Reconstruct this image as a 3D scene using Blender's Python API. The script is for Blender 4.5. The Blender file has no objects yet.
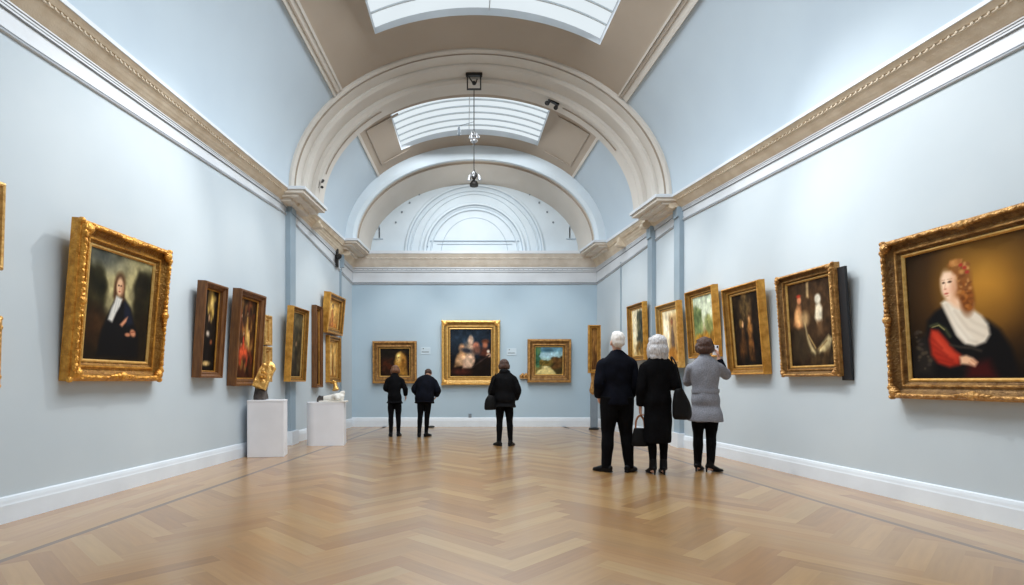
import bpy, bmesh, math, random
import numpy as np
from mathutils import Vector, Matrix, Euler
random.seed(7); np.random.seed(7)
scn = bpy.context.scene
col = scn.collection
PI = math.pi

# ------------------------------------------------------------------ camera numbers (used to place things)
F, CX, CY, CH, CAMX = 560.0, 462.0, 381.0, 1.22, -0.335
D = 15.0                                    # depth of the end wall
def w(Y): return 3.28 + 0.098*(15.0 - Y)    # half width of the gallery
def lerp_tab(tab, y):
    if y <= tab[0][0]: return tab[0][1]
    for (a, b), (c, d) in zip(tab, tab[1:]):
        if y <= c: return b + (d-b)*(y-a)/(c-a)
    return tab[-1][1]
def ZX(px, py, Y): return Vector((CAMX + (px-CX)/F*Y, Y, CH + (CY-py)/F*Y))
def floorpt(px, py):
    Y = F*CH/(py-CY); return Vector((CAMX + (px-CX)/F*Y, Y, 0))

# ------------------------------------------------------------------ materials
def srgb(c):
    c = np.asarray(c, dtype=float)
    return np.where(c <= 0.04045, c/12.92, ((c+0.055)/1.055)**2.4)
def C8(r, g, b):
    v = srgb([r/255, g/255, b/255]); return (float(v[0]), float(v[1]), float(v[2]), 1)
def mat(name, c, rough=0.5, metal=0.0, c2=None, scale=6.0, bump=0.0, bscale=40.0, stretch=None, coat=0.0, sheen=0.0, detail=4, spec=None):
    m = bpy.data.materials.new(name); m.use_nodes = True
    nt = m.node_tree; b = nt.nodes['Principled BSDF']
    b.inputs['Roughness'].default_value = rough; b.inputs['Metallic'].default_value = metal
    if coat: b.inputs['Coat Weight'].default_value = coat; b.inputs['Coat Roughness'].default_value = 0.15
    if spec is not None: b.inputs['Specular IOR Level'].default_value = spec
    if sheen: b.inputs['Sheen Weight'].default_value = sheen
    tc = nt.nodes.new('ShaderNodeTexCoord')
    vec = tc.outputs['Object']
    if stretch:
        mp = nt.nodes.new('ShaderNodeMapping'); mp.inputs['Scale'].default_value = stretch
        nt.links.new(vec, mp.inputs['Vector']); vec = mp.outputs['Vector']
    n = nt.nodes.new('ShaderNodeTexNoise'); n.inputs['Scale'].default_value = scale; n.inputs['Detail'].default_value = detail
    nt.links.new(vec, n.inputs['Vector'])
    r = nt.nodes.new('ShaderNodeValToRGB')
    if c2 is None: c2 = tuple(x*0.9 for x in c[:3]) + (1,)
    r.color_ramp.elements[0].position = 0.32; r.color_ramp.elements[1].position = 0.68
    r.color_ramp.elements[0].color = c2; r.color_ramp.elements[1].color = c
    nt.links.new(n.outputs['Fac'], r.inputs['Fac']); nt.links.new(r.outputs['Color'], b.inputs['Base Color'])
    if bump:
        n2 = nt.nodes.new('ShaderNodeTexNoise'); n2.inputs['Scale'].default_value = bscale; n2.inputs['Detail'].default_value = 3
        nt.links.new(vec, n2.inputs['Vector'])
        bp = nt.nodes.new('ShaderNodeBump'); bp.inputs['Strength'].default_value = bump; bp.inputs['Distance'].default_value = 0.02
        nt.links.new(n2.outputs['Fac'], bp.inputs['Height']); nt.links.new(bp.outputs['Normal'], b.inputs['Normal'])
    return m

M = {}
M['wall']   = mat('wall_paint', C8(190,201,208), 0.65, c2=C8(185,197,205), scale=1.2, bump=0.02, bscale=120)
M['wallb']  = mat('end_wall_paint', C8(172,193,207), 0.65, c2=C8(167,189,204), scale=1.2, bump=0.02, bscale=120)
M['pil']    = mat('pilaster_paint', C8(146,164,177), 0.6, scale=2)
M['cove']   = mat('cove_paint', C8(182,197,208), 0.7, c2=C8(177,192,204), scale=1.0)
M['crown']  = mat('crown_paint', C8(170,157,142), 0.7, c2=C8(165,152,137), scale=1.0)
M['rib']    = mat('rib_paint', C8(204,199,191), 0.65, c2=C8(197,192,184), scale=1.5)
M['ribline']= mat('rib_line_paint', C8(168,156,142), 0.7)  # darker beige for thin moulding lines and cables
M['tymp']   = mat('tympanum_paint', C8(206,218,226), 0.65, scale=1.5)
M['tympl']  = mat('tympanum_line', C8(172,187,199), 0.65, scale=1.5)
M['white']  = mat('white_trim', C8(208,213,218), 0.45, scale=2)
M['base']   = mat('baseboard_paint', C8(222,230,238), 0.35, scale=2)
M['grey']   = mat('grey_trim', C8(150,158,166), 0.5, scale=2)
M['stone']  = mat('cornice_bounce_tint', C8(222,209,188), 0.6, c2=C8(204,188,164), scale=5, bump=0.12, bscale=60)  # beige paints the warm bounce and shade of the cornice underside
M['bounce_pale'] = mat('cornice_bounce_tint_pale', C8(220,212,200), 0.6, c2=C8(206,196,182), scale=5)  # paler version of the painted cornice bounce colour
M['plinth'] = mat('plinth_paint', C8(240,241,246), 0.45, scale=2)
M['gold']   = mat('gilt', C8(220,164,76), 0.36, 0.6, c2=C8(180,124,50), scale=12, bump=0.4, bscale=60)
M['goldl']  = mat('gilt_bright', C8(236,192,112), 0.34, 0.5, c2=C8(206,154,76), scale=14, bump=0.3, bscale=60)
M['goldo']  = mat('gilt_old', C8(192,146,84), 0.42, 0.5, c2=C8(136,94,48), scale=16, bump=0.5, bscale=70)
M['goldp']  = mat('gilt_pale', C8(222,180,110), 0.4, 0.45, c2=C8(186,138,70), scale=20, bump=0.3, bscale=50)
M['brown']  = mat('frame_wood', C8(126,82,42), 0.4, 0.2, c2=C8(96,60,30), scale=5, stretch=(6,6,1), bump=0.1)
M['slip']   = mat('gilt_slip', C8(236,196,120), 0.3, 0.6, c2=C8(210,160,84), scale=20)
M['board']  = mat('backing', C8(20,22,28), 0.6)
M['black']  = mat('black_cloth', C8(10,10,13), 0.9, spec=.12, c2=C8(6,6,8), scale=14, bump=0.35, bscale=18)
M['navy']   = mat('navy_cloth', C8(13,16,27), 0.9, spec=.12, c2=C8(8,10,18), scale=10, bump=0.35, bscale=16)
M['puffer'] = mat('puffer_cloth', C8(10,10,13), 0.75, spec=.12, c2=C8(6,6,8), scale=10, bump=0.5, bscale=14)
M['tweed']  = mat('grey_tweed', C8(150,152,160), 0.9, c2=C8(116,118,128), scale=90, bump=0.3, bscale=120)
M['leather']= mat('black_leather', C8(13,12,13), 0.5, c2=C8(8,7,8), scale=12, spec=.2)
M['tan']    = mat('tan_leather', C8(150,96,60), 0.5)
M['skin']   = mat('skin', C8(222,176,152), 0.55, c2=C8(210,160,136), scale=9)
M['lips']   = mat('lips', C8(170,92,86), 0.5)
M['eye']    = mat('eye', C8(40,32,28), 0.2)
M['hwhite'] = mat('white_hair', C8(244,240,234), 0.6, c2=C8(214,208,202), scale=8, stretch=(16,16,2), bump=0.25, bscale=9)
M['hgrey']  = mat('silver_hair', C8(222,219,218), 0.6, c2=C8(158,154,156), scale=6, stretch=(16,16,2), bump=0.35, bscale=9)
M['hbrown'] = mat('brown_hair', C8(92,60,44), 0.5, c2=C8(48,30,24), scale=8, stretch=(16,16,2), bump=0.7, bscale=9)
M['hred']   = mat('auburn_hair', C8(140,92,58), 0.5, c2=C8(80,50,32), scale=8, stretch=(16,16,2), bump=0.6, bscale=9)
M['phone']  = mat('phone_case', C8(226,226,228), 0.35)
M['iron']   = mat('dark_iron', C8(52,50,48), 0.5, 0.6)
M['chrome'] = mat('pale_metal', C8(190,192,196), 0.3, 0.8)
M['postg']  = mat('grey_post', C8(126,138,148), 0.5)
M['plaster']= mat('white_plaster', C8(232,228,220), 0.6, scale=12, bump=0.2)
M['dstone'] = mat('dark_stone', C8(92,84,78), 0.6, c2=C8(50,46,46), scale=9, bump=0.4)
M['card']   = mat('label_card', C8(190,208,220), 0.6)
M['ink']    = mat('label_ink', C8(60,66,74), 0.6)
M['bar']    = mat('glazing_bar', C8(222,232,238), 0.5)

def cavity_shade(m, lo=.43, hi=.52, dark=.42):  # paints cavity shade into the base colour: creases darker, ridges lighter
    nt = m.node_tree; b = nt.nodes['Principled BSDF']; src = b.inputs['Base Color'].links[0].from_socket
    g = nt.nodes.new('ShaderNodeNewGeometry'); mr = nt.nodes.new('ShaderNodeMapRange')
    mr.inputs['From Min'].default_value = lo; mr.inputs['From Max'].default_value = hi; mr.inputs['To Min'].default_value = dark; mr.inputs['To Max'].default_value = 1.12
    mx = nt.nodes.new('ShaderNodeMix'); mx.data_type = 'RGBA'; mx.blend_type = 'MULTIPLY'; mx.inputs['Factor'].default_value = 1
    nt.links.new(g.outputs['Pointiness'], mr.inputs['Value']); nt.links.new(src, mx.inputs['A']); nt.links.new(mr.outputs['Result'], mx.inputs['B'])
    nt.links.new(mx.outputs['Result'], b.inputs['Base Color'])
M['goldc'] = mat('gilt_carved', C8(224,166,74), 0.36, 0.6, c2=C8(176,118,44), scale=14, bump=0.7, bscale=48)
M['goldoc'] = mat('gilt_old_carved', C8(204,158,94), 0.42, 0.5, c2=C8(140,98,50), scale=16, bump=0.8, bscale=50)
for k_ in ('goldc', 'goldoc', 'gold', 'goldl', 'goldo'): cavity_shade(M[k_])
def glass_light(name, c, strength):
    m = bpy.data.materials.new(name); m.use_nodes = True; nt = m.node_tree
    for n in list(nt.nodes): nt.nodes.remove(n)
    o = nt.nodes.new('ShaderNodeOutputMaterial'); e = nt.nodes.new('ShaderNodeEmission')
    tc = nt.nodes.new('ShaderNodeTexCoord'); n = nt.nodes.new('ShaderNodeTexNoise'); n.inputs['Scale'].default_value = 0.8
    r = nt.nodes.new('ShaderNodeValToRGB')
    r.color_ramp.elements[0].color = tuple(x*0.85 for x in c[:3])+(1,); r.color_ramp.elements[1].color = c
    nt.links.new(tc.outputs['Object'], n.inputs['Vector']); nt.links.new(n.outputs['Fac'], r.inputs['Fac'])
    nt.links.new(r.outputs['Color'], e.inputs['Color']); e.inputs['Strength'].default_value = strength
    nt.links.new(e.outputs['Emission'], o.inputs['Surface'])
    return m
SKY_STRENGTH = 1.12
M['sky1'] = glass_light('daylit_glass', (0.86, 0.95, 1.0, 1), SKY_STRENGTH)

def attr_mat(name, attr, rough, coat=0.0, grain=False, bump=0.0):
    m = bpy.data.materials.new(name); m.use_nodes = True; nt = m.node_tree; b = nt.nodes['Principled BSDF']
    a = nt.nodes.new('ShaderNodeAttribute'); a.attribute_name = attr
    b.inputs['Roughness'].default_value = rough
    if not grain: b.inputs['Specular IOR Level'].default_value = 0.12
    if coat: b.inputs['Coat Weight'].default_value = coat; b.inputs['Coat Roughness'].default_value = 0.26; b.inputs['Coat IOR'].default_value = 2.1
    src = a.outputs['Color']
    if grain:
        uv = nt.nodes.new('ShaderNodeUVMap'); uv.uv_map = 'grain'
        mp = nt.nodes.new('ShaderNodeMapping'); mp.inputs['Scale'].default_value = (2.2, 26, 1)
        nt.links.new(uv.outputs['UV'], mp.inputs['Vector'])
        n = nt.nodes.new('ShaderNodeTexNoise'); n.inputs['Scale'].default_value = 1.0; n.inputs['Detail'].default_value = 5
        nt.links.new(mp.outputs['Vector'], n.inputs['Vector'])
        r = nt.nodes.new('ShaderNodeValToRGB'); r.color_ramp.elements[0].position = .3; r.color_ramp.elements[1].position = .7
        r.color_ramp.elements[0].color = (.88, .86, .84, 1); r.color_ramp.elements[1].color = (1.04, 1.03, 1.02, 1)
        mx = nt.nodes.new('ShaderNodeMix'); mx.data_type = 'RGBA'; mx.blend_type = 'MULTIPLY'; mx.inputs['Factor'].default_value = 1
        nt.links.new(n.outputs['Fac'], r.inputs['Fac']); nt.links.new(src, mx.inputs['A']); nt.links.new(r.outputs['Color'], mx.inputs['B'])
        src = mx.outputs['Result']
        n3 = nt.nodes.new('ShaderNodeTexNoise'); n3.inputs['Scale'].default_value = 0.35; n3.inputs['Detail'].default_value = 2
        tc = nt.nodes.new('ShaderNodeTexCoord'); nt.links.new(tc.outputs['Object'], n3.inputs['Vector'])
        mr = nt.nodes.new('ShaderNodeMapRange'); mr.inputs['To Min'].default_value = rough*0.85; mr.inputs['To Max'].default_value = rough*1.2
        nt.links.new(n3.outputs['Fac'], mr.inputs['Value']); nt.links.new(mr.outputs['Result'], b.inputs['Roughness'])
    nt.links.new(src, b.inputs['Base Color'])
    if bump:
        tc = nt.nodes.new('ShaderNodeTexCoord'); n2 = nt.nodes.new('ShaderNodeTexNoise'); n2.inputs['Scale'].default_value = 70
        nt.links.new(tc.outputs['Object'], n2.inputs['Vector'])
        bp = nt.nodes.new('ShaderNodeBump'); bp.inputs['Strength'].default_value = bump; bp.inputs['Distance'].default_value = .01
        nt.links.new(n2.outputs['Fac'], bp.inputs['Height']); nt.links.new(bp.outputs['Normal'], b.inputs['Normal'])
    return m
M['paint'] = attr_mat('oil_paint', 'paint', 0.5, bump=0.04)
M['parquet'] = attr_mat('oak_parquet', 'board', 0.45, coat=1.0, grain=True)

# ------------------------------------------------------------------ mesh helpers
class MB:
    def __init__(s): s.v = []; s.f = []; s.m = []
    def add(s, verts, faces, mi=0):
        o = len(s.v); s.v += [tuple(x) for x in verts]
        for f in faces: s.f.append(tuple(i+o for i in f)); s.m.append(mi)
    def box(s, a, b, mi=0, mtx=None):
        x0, y0, z0 = a; x1, y1, z1 = b
        vs = [Vector(p) for p in ((x0,y0,z0),(x1,y0,z0),(x1,y1,z0),(x0,y1,z0),(x0,y0,z1),(x1,y0,z1),(x1,y1,z1),(x0,y1,z1))]
        if mtx is not None: vs = [mtx @ p for p in vs]
        s.add(vs, [(0,3,2,1),(4,5,6,7),(0,1,5,4),(1,2,6,5),(2,3,7,6),(3,0,4,7)], mi)
    def strip(s, rows, close_rows=False, close_cols=False, mis=None):
        """grid of points rows x cols; mis: material per column segment"""
        nr, nc = len(rows), len(rows[0]); o = len(s.v)
        for r in rows: s.v += [tuple(p) for p in r]
        for i in range(nr if close_rows else nr-1):
            for j in range(nc if close_cols else nc-1):
                a = o+i*nc+j; b = o+i*nc+(j+1) % nc; c = o+((i+1) % nr)*nc+(j+1) % nc; d = o+((i+1) % nr)*nc+j
                s.f.append((a, b, c, d)); s.m.append(mis[j] if mis else 0)
    def poly(s, pts, mi=0):
        o = len(s.v); s.v += [tuple(p) for p in pts]; s.f.append(tuple(range(o, o+len(pts)))); s.m.append(mi)
    def ball(s, c, r, mi=0, seg=10, rings=6, mtx=None):
        c = Vector(c); r = (r, r, r) if not hasattr(r, '__len__') else r
        vs = []; fs = []
        vs.append(Vector((0, 0, r[2])))
        for i in range(1, rings):
            ph = PI*i/rings
            for j in range(seg):
                th = 2*PI*j/seg
                vs.append(Vector((r[0]*math.sin(ph)*math.cos(th), r[1]*math.sin(ph)*math.sin(th), r[2]*math.cos(ph))))
        vs.append(Vector((0, 0, -r[2])))
        for j in range(seg): fs.append((0, 1+j, 1+(j+1) % seg))
        for i in range(rings-2):
            for j in range(seg):
                a = 1+i*seg+j; b = 1+i*seg+(j+1) % seg
                fs.append((a, a+seg, b+seg, b))
        k = len(vs)-1; q = 1+(rings-2)*seg
        for j in range(seg): fs.append((q+j, k, q+(j+1) % seg))
        if mtx is not None: vs = [mtx @ p for p in vs]
        s.add([p+c for p in vs], fs, mi)
    def tube(s, pts, n=12, sub=3, ref=(0, 1, 0), mi=0, cap=True):
        """pts: (x,y,z,rx[,ry]); rounded closed tube through them"""
        P = [(Vector(p[:3]), p[3], p[4] if len(p) > 4 else p[3]) for p in pts]
        Q = []
        for i in range(len(P)-1):
            p0 = P[max(i-1, 0)]; p1 = P[i]; p2 = P[i+1]; p3 = P[min(i+2, len(P)-1)]
            for k in range(sub):
                t = k/sub
                def cr(a, b, c, d):
                    return 0.5*((2*b) + (c-a)*t + (2*a-5*b+4*c-d)*t*t + (3*b-a-3*c+d)*t*t*t)
                Q.append((cr(p0[0], p1[0], p2[0], p3[0]), max(.002, cr(p0[1], p1[1], p2[1], p3[1])), max(.002, cr(p0[2], p1[2], p2[2], p3[2]))))
        Q.append(P[-1])
        rows = []; ref0 = Vector(ref)
        for i, (c, rx, ry) in enumerate(Q):
            t = (Q[min(i+1, len(Q)-1)][0] - Q[max(i-1, 0)][0]).normalized()
            sd = t.cross(ref0)
            if sd.length < 1e-3: sd = t.cross(Vector((1, 0, 0)))
            sd.normalize(); up = sd.cross(t)
            rows.append([c + sd*rx*math.cos(2*PI*k/n) + up*ry*math.sin(2*PI*k/n) for k in range(n)])
        s.strip(rows, close_cols=True, mis=[mi]*n)
        if cap:
            s.poly(list(reversed(rows[0])), mi); s.poly(rows[-1], mi)
    def build(s, name, mats, parent=None, smooth=False, weld=False, bevel=0.0, recalc=True, autosmooth=None):
        me = bpy.data.meshes.new(name); me.from_pydata(s.v, [], s.f)
        mats = mats if isinstance(mats, (list, tuple)) else [mats]
        for m in mats: me.materials.append(m)
        for p, i in zip(me.polygons, s.m): p.material_index = i
        bm = bmesh.new(); bm.from_mesh(me)
        if weld: bmesh.ops.remove_doubles(bm, verts=bm.verts, dist=1e-4)
        if recalc: bmesh.ops.recalc_face_normals(bm, faces=bm.faces)
        if bevel: bmesh.ops.bevel(bm, geom=[e for e in bm.edges if e.calc_face_angle(0) > 0.6], offset=bevel, segments=2, affect='EDGES', profile=0.5)
        if smooth:
            for f in bm.faces: f.smooth = True
        bm.to_mesh(me); bm.free()
        if autosmooth is not None:
            for p in me.polygons: p.use_smooth = True
            me.set_sharp_from_angle(angle=math.radians(autosmooth))
        o = bpy.data.objects.new(name, me); col.objects.link(o)
        if parent is not None: o.parent = parent
        return o

def tag(o, label, cat, group=None):
    o['label'] = label; o['category'] = cat
    if group: o['group'] = group
    return o
def struct(o): o['kind'] = 'structure'; return o
def empty(name, loc, rot=(0, 0, 0)):
    o = bpy.data.objects.new(name, None); col.objects.link(o); o.empty_display_size = 0.1
    o.location = loc; o.rotation_euler = rot; return o

def fuse(name, mb, material, parent, voxel=0.008, smooth=6, tex=0.0, texscale=0.12):
    """union of closed tubes and balls as one continuous skin"""
    me = bpy.data.meshes.new(name); me.from_pydata(mb.v, [], mb.f)
    bm = bmesh.new(); bm.from_mesh(me); bmesh.ops.recalc_face_normals(bm, faces=bm.faces); bm.to_mesh(me); bm.free()
    o = bpy.data.objects.new(name, me); col.objects.link(o)
    r = o.modifiers.new('r', 'REMESH'); r.mode = 'VOXEL'; r.voxel_size = voxel
    s = o.modifiers.new('s', 'SMOOTH'); s.iterations = smooth; s.factor = 0.5
    dg = bpy.context.evaluated_depsgraph_get(); dg.update()
    ne = bpy.data.meshes.new_from_object(o.evaluated_get(dg))
    o.modifiers.clear(); o.data = ne; ne.name = name
    bpy.data.meshes.remove(me)
    if tex:
        from mathutils import noise as nz
        nv = len(ne.vertices); co = np.empty(nv*3); no = np.empty(nv*3)
        ne.vertices.foreach_get('co', co); ne.vertices.foreach_get('normal', no)
        co = co.reshape(-1, 3); no = no.reshape(-1, 3)
        d = np.array([nz.noise(Vector((c[0]/texscale, c[1]/texscale, c[2]/(texscale*1.6)))) for c in co])
        co = co + no*(d[:, None]*tex); ne.vertices.foreach_set('co', co.ravel()); ne.update()
    ne.materials.clear(); ne.materials.append(material)
    for p in ne.polygons: p.use_smooth = True
    if parent is not None: o.parent = parent
    return o

# ------------------------------------------------------------------ room shell
def slab(name, quad, out, m):
    mb = MB(); q = [Vector(p) for p in quad]; r = [p + Vector(out) for p in q]
    mb.add(q + r, [(0,1,2,3),(7,6,5,4),(0,4,5,1),(1,5,6,2),(2,6,7,3),(3,7,4,0)])
    return struct(mb.build(name, m))
Y0 = -2.0
slab('wall_left',  [(-w(Y0),Y0,0), (-w(D),D,0), (-w(D),D,4.75), (-w(Y0),Y0,4.75)], (-.15,0,0), M['wall'])
slab('wall_right', [(w(Y0),Y0,0), (w(D),D,0), (w(D),D,4.75), (w(Y0),Y0,4.75)], (.15,0,0), M['wall'])
# end wall up to the cornice, tympanum above
mb = MB(); mb.box((-3.6, D, 0), (3.6, D+.15, 4.6)); struct(mb.build('wall_back', M['wallb']))
mb = MB(); mb.box((-3.6, D, 4.6), (3.6, D+.15, 7.6)); struct(mb.build('wall_back_upper', M['tymp']))
mb = MB(); mb.box((-5.2, Y0-.15, 0), (5.2, Y0, 8.6)); struct(mb.build('wall_front', M['wall']))

# ---- floor: herringbone parquet, every block a face of the one floor
def clip(poly, n, d):
    out = []
    for i in range(len(poly)):
        a, b = poly[i], poly[(i+1) % len(poly)]
        da = a[0]*n[0]+a[1]*n[1]-d; db = b[0]*n[0]+b[1]*n[1]-d
        if da <= 0: out.append(a)
        if (da < 0 < db) or (db < 0 < da):
            t = da/(da-db); out.append((a[0]+(b[0]-a[0])*t, a[1]+(b[1]-a[1])*t))
    return out
def make_floor():
    verts = []; faces = []; cols = []; uvs = []
    oak = [(214,156,92), (209,150,86), (219,162,98), (203,143,79), (212,153,89), (224,171,108), (196,135,72), (216,158,94)]
    def put(poly, ax, c, off):
        if len(poly) < 3: return
        o = len(verts); verts.extend((p[0], p[1], 0) for p in poly); faces.append(tuple(range(o, o+len(poly))))
        cols.append(c)
        ay = (-ax[1], ax[0])
        uvs.append([(p[0]*ax[0]+p[1]*ax[1]+off*3.7, p[0]*ay[0]+p[1]*ay[1]+off*1.3) for p in poly])
    def shade():
        c = random.choice(oak); k = random.uniform(.95, 1.03)*.84; return (c[0]*k*.955, c[1]*k*.99, c[2]*k*.96)
    # herringbone field between the two borders
    inset = 0.95; kn = math.hypot(1, .098)
    planes = [((1, .098), (w(0)-inset)), ((-1, .098), (w(0)-inset)), ((0, 1), D-.7), ((0, -1), 2.0)]
    n = 6; bw = 0.155; L = n*bw
    c45 = math.cos(PI/4)
    for i in range(-75, 95):
        for j in range(-12, 14):
            # classic herringbone lattice: horizontal block at (i + 2n j...), vertical block beside
            for kind in (0, 1):
                ox = i*bw + j*2*L*0.5*1; oy = i*bw - j*2*L*0.5*1
                if kind == 0: q = [(ox, oy), (ox+L, oy), (ox+L, oy+bw), (ox, oy+bw)]; ax = (c45, c45)
                else:         q = [(ox, oy+bw), (ox+bw, oy+bw), (ox+bw, oy+bw+L), (ox, oy+bw+L)]; ax = (-c45, c45)
                pr = [((x-y)*c45, (x+y)*c45 + 6.0) for x, y in q]
                if max(abs(p[0]) for p in pr) > 6 or min(p[1] for p in pr) > 15 or max(p[1] for p in pr) < -2: continue
                for nn, dd in planes:
                    pr = clip(pr, nn, dd)
                    if len(pr) < 3: break
                put(pr, ax, shade(), random.random()*9)
    # borders: dark strip then planks along the wall
    for sgn in (-1, 1):
        xs = [inset, inset-.06, inset-.2, inset-.34, inset-.48, inset-.62, inset-.76, -0.02]
        for k in range(len(xs)-1):
            y = Y0
            while y < D-.02:
                y2 = min(D-.02, y + random.uniform(1.1, 1.9))
                q = [(sgn*(w(y)-xs[k]), y), (sgn*(w(y)-xs[k+1]), y), (sgn*(w(y2)-xs[k+1]), y2), (sgn*(w(y2)-xs[k]), y2)]
                if sgn < 0: q = q[::-1]
                put(q, (0, 1), (112,82,54) if k == 0 else shade(), random.random()*9)
                y = y2
    q = [(-(w(D)-inset), D-.7), (w(D)-inset, D-.7), (w(D)-inset, D), (-(w(D)-inset), D)]
    for k in range(5):
        ya = D-.7+k*.14; put([(q[0][0]-.1, ya), (q[1][0]+.1, ya), (q[1][0]+.1, ya+.14), (q[0][0]-.1, ya+.14)], (1, 0), shade(), k)
    me = bpy.data.meshes.new('floor'); me.from_pydata(verts, [], faces)
    me.uv_layers.new(name='grain'); me.color_attributes.new('board', 'FLOAT_COLOR', 'CORNER')
    uvl = me.uv_layers['grain']; ca = me.color_attributes['board']
    li = 0
    for p, c, uv in zip(me.polygons, cols, uvs):
        lc = srgb([x/255 for x in c])
        for k in range(len(uv)):
            uvl.data[li].uv = uv[k]; ca.data[li].color = (lc[0], lc[1], lc[2], 1); li += 1
    me.materials.append(M['parquet'])
    o = bpy.data.objects.new('floor', me); col.objects.link(o); struct(o)
    for p in me.polygons:
        if p.normal.z < 0: p.flip()
    mb = MB(); mb.box((-5.3, Y0-.1, -.12), (5.3, D+.1, -.004)); struct(mb.build('floor_base', mat('floor_gap', C8(96,68,42), .6)))
make_floor()

# ---- cornices
ZT_L = [(-2,4.22),(5,4.25),(10.6,4.42),(15,3.86)]; ZC_L = [(-2,4.72),(10.2,4.78),(15,4.66)]
ZT_R = [(-2,3.97),(4.6,4.0),(10.3,4.2),(15,3.86)]; ZC_R = [(-2,4.38),(4.7,4.42),(10.2,4.63),(15,4.66)]
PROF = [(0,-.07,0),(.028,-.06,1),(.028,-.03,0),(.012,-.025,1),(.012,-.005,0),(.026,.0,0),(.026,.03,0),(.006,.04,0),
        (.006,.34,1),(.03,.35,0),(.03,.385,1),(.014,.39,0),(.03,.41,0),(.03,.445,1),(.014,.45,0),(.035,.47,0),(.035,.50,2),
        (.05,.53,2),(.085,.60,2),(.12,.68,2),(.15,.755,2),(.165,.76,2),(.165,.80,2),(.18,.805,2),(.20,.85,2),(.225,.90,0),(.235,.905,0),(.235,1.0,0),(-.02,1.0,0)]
def side_cornice(name, sgn, zt, zc):
    mb = MB(); rows = []
    ys = sorted(set([Y0, 5, 4.6, 4.7, 10.2, 10.3, 10.6, D]))
    for y in ys:
        a, b = lerp_tab(zt, y), lerp_tab(zc, y)
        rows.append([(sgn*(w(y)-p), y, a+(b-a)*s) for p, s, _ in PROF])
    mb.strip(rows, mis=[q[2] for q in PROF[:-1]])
    y = 2.0
    while y < D-.25:                        # egg-and-dart drops on the soffit
        a, b = lerp_tab(zt, y), lerp_tab(zc, y); h = b-a
        mb.ball((sgn*(w(y)-.172), y, a+h*.775), (.011, .016, .016), 2, 6, 4)
        y += .07
    return struct(mb.build(name, [M['white'], M['grey'], M['stone']]))
side_cornice('trim_1', -1, ZT_L, ZC_L); side_cornice('trim_2', 1, ZT_R, ZC_R)
mb = MB()
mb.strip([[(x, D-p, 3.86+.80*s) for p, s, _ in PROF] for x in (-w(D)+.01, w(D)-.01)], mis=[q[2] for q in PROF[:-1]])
x = -w(D)+.3
while x < w(D)-.3:
    mb.ball((x, D-.172, 3.86+.8*.775), (.022, .014, .02), 2, 6, 4); mb.ball((x, D-.02, 3.86+.8*.43), (.03, .014, .014), 1, 6, 4); x += .13
struct(mb.build('trim_3', [M['white'], M['grey'], M['bounce_pale']]))

# ---- baseboards
BP = [(0,0),(.035,0),(.035,.15),(.03,.165),(.026,.19),(.018,.215),(0,.225)]
for nm, sgn in (('baseboard_left', -1), ('baseboard_right', 1)):
    mb = MB(); mb.strip([[(sgn*(w(y)-p), y, z) for p, z in BP] for y in (Y0, D)]); struct(mb.build(nm, M['base']))
mb = MB(); mb.strip([[(x, D-p, z*1.1) for p, z in BP] for x in (-w(D), w(D))]); struct(mb.build('baseboard_back', M['base']))

# ---- pilasters with plinth block and console under the cornice
def pilaster(name, sgn, yc, wd, pr, zt, zc, plinth=True, m=None, console=True):
    mb = MB()
    n = Vector((-sgn, 0, 0)); a = lerp_tab(zt, yc); b = lerp_tab(zc, yc)
    X = sgn*w(yc)
    def bx(y0, y1, p, z0, z1, mi=0, p0=-.03):
        x0, x1 = sorted((X - sgn*p0, X - sgn*p)); mb.box((x0, y0, z0), (x1, y1, z1), mi)
    bx(yc-wd/2, yc+wd/2, pr, 0.2, a+.06)
    if plinth:
        bx(yc-wd/2-.04, yc+wd/2+.04, pr+.05, 0, .26, 1)
    if console:
        h = b-a
        bx(yc-wd*.42, yc+wd*.42, .10, a+.06, a+h*.55, 0)
        bx(yc-wd*.36, yc+wd*.36, .2, a+h*.52, a+h*.86, 2)
        r = .055
        mb.tube([(X-sgn*.2, yc-wd*.38, a+h*.6, r), (X-sgn*.2, yc+wd*.38, a+h*.6, r)], 12, 1, ref=(0,0,1), mi=2)
    return struct(mb.build(name, [m or M['pil'], M['base'], M['stone']], bevel=0))
pilaster('trim_4', -1, 10.85, .34, .08, ZT_L, ZC_L)
pilaster('trim_5', 1, 11.58, .27, .07, ZT_R, ZC_R)
pilaster('trim_6', 1, 10.42, .27, .07, ZT_R, ZC_R)
pilaster('trim_7', -1, 13.98, .1, .035, ZT_L, ZC_L, plinth=False)
pilaster('trim_8', 1, 13.3, .05, .02, ZT_R, ZC_R, plinth=False, console=False)
for k, (s, y) in enumerate(((-1, 12.0), (1, 13.0))):
    zt, zc = (ZT_L, ZC_L) if s < 0 else (ZT_R, ZC_R)
    mb = MB(); a = lerp_tab(zt, y); b = lerp_tab(zc, y); h = b-a
    mb.box((s*w(y)-.19 if s > 0 else s*w(y), y-.08, a+h*.5), (s*w(y) if s > 0 else s*w(y)+.19, y+.08, a+h*.84))
    mb.tube([(s*(w(y)-.19), y-.1, a+h*.6, .05), (s*(w(y)-.19), y+.1, a+h*.6, .05)], 12, 1, ref=(0, 0, 1))
    struct(mb.build('trim_%d' % (9+k), M['stone']))

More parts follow.
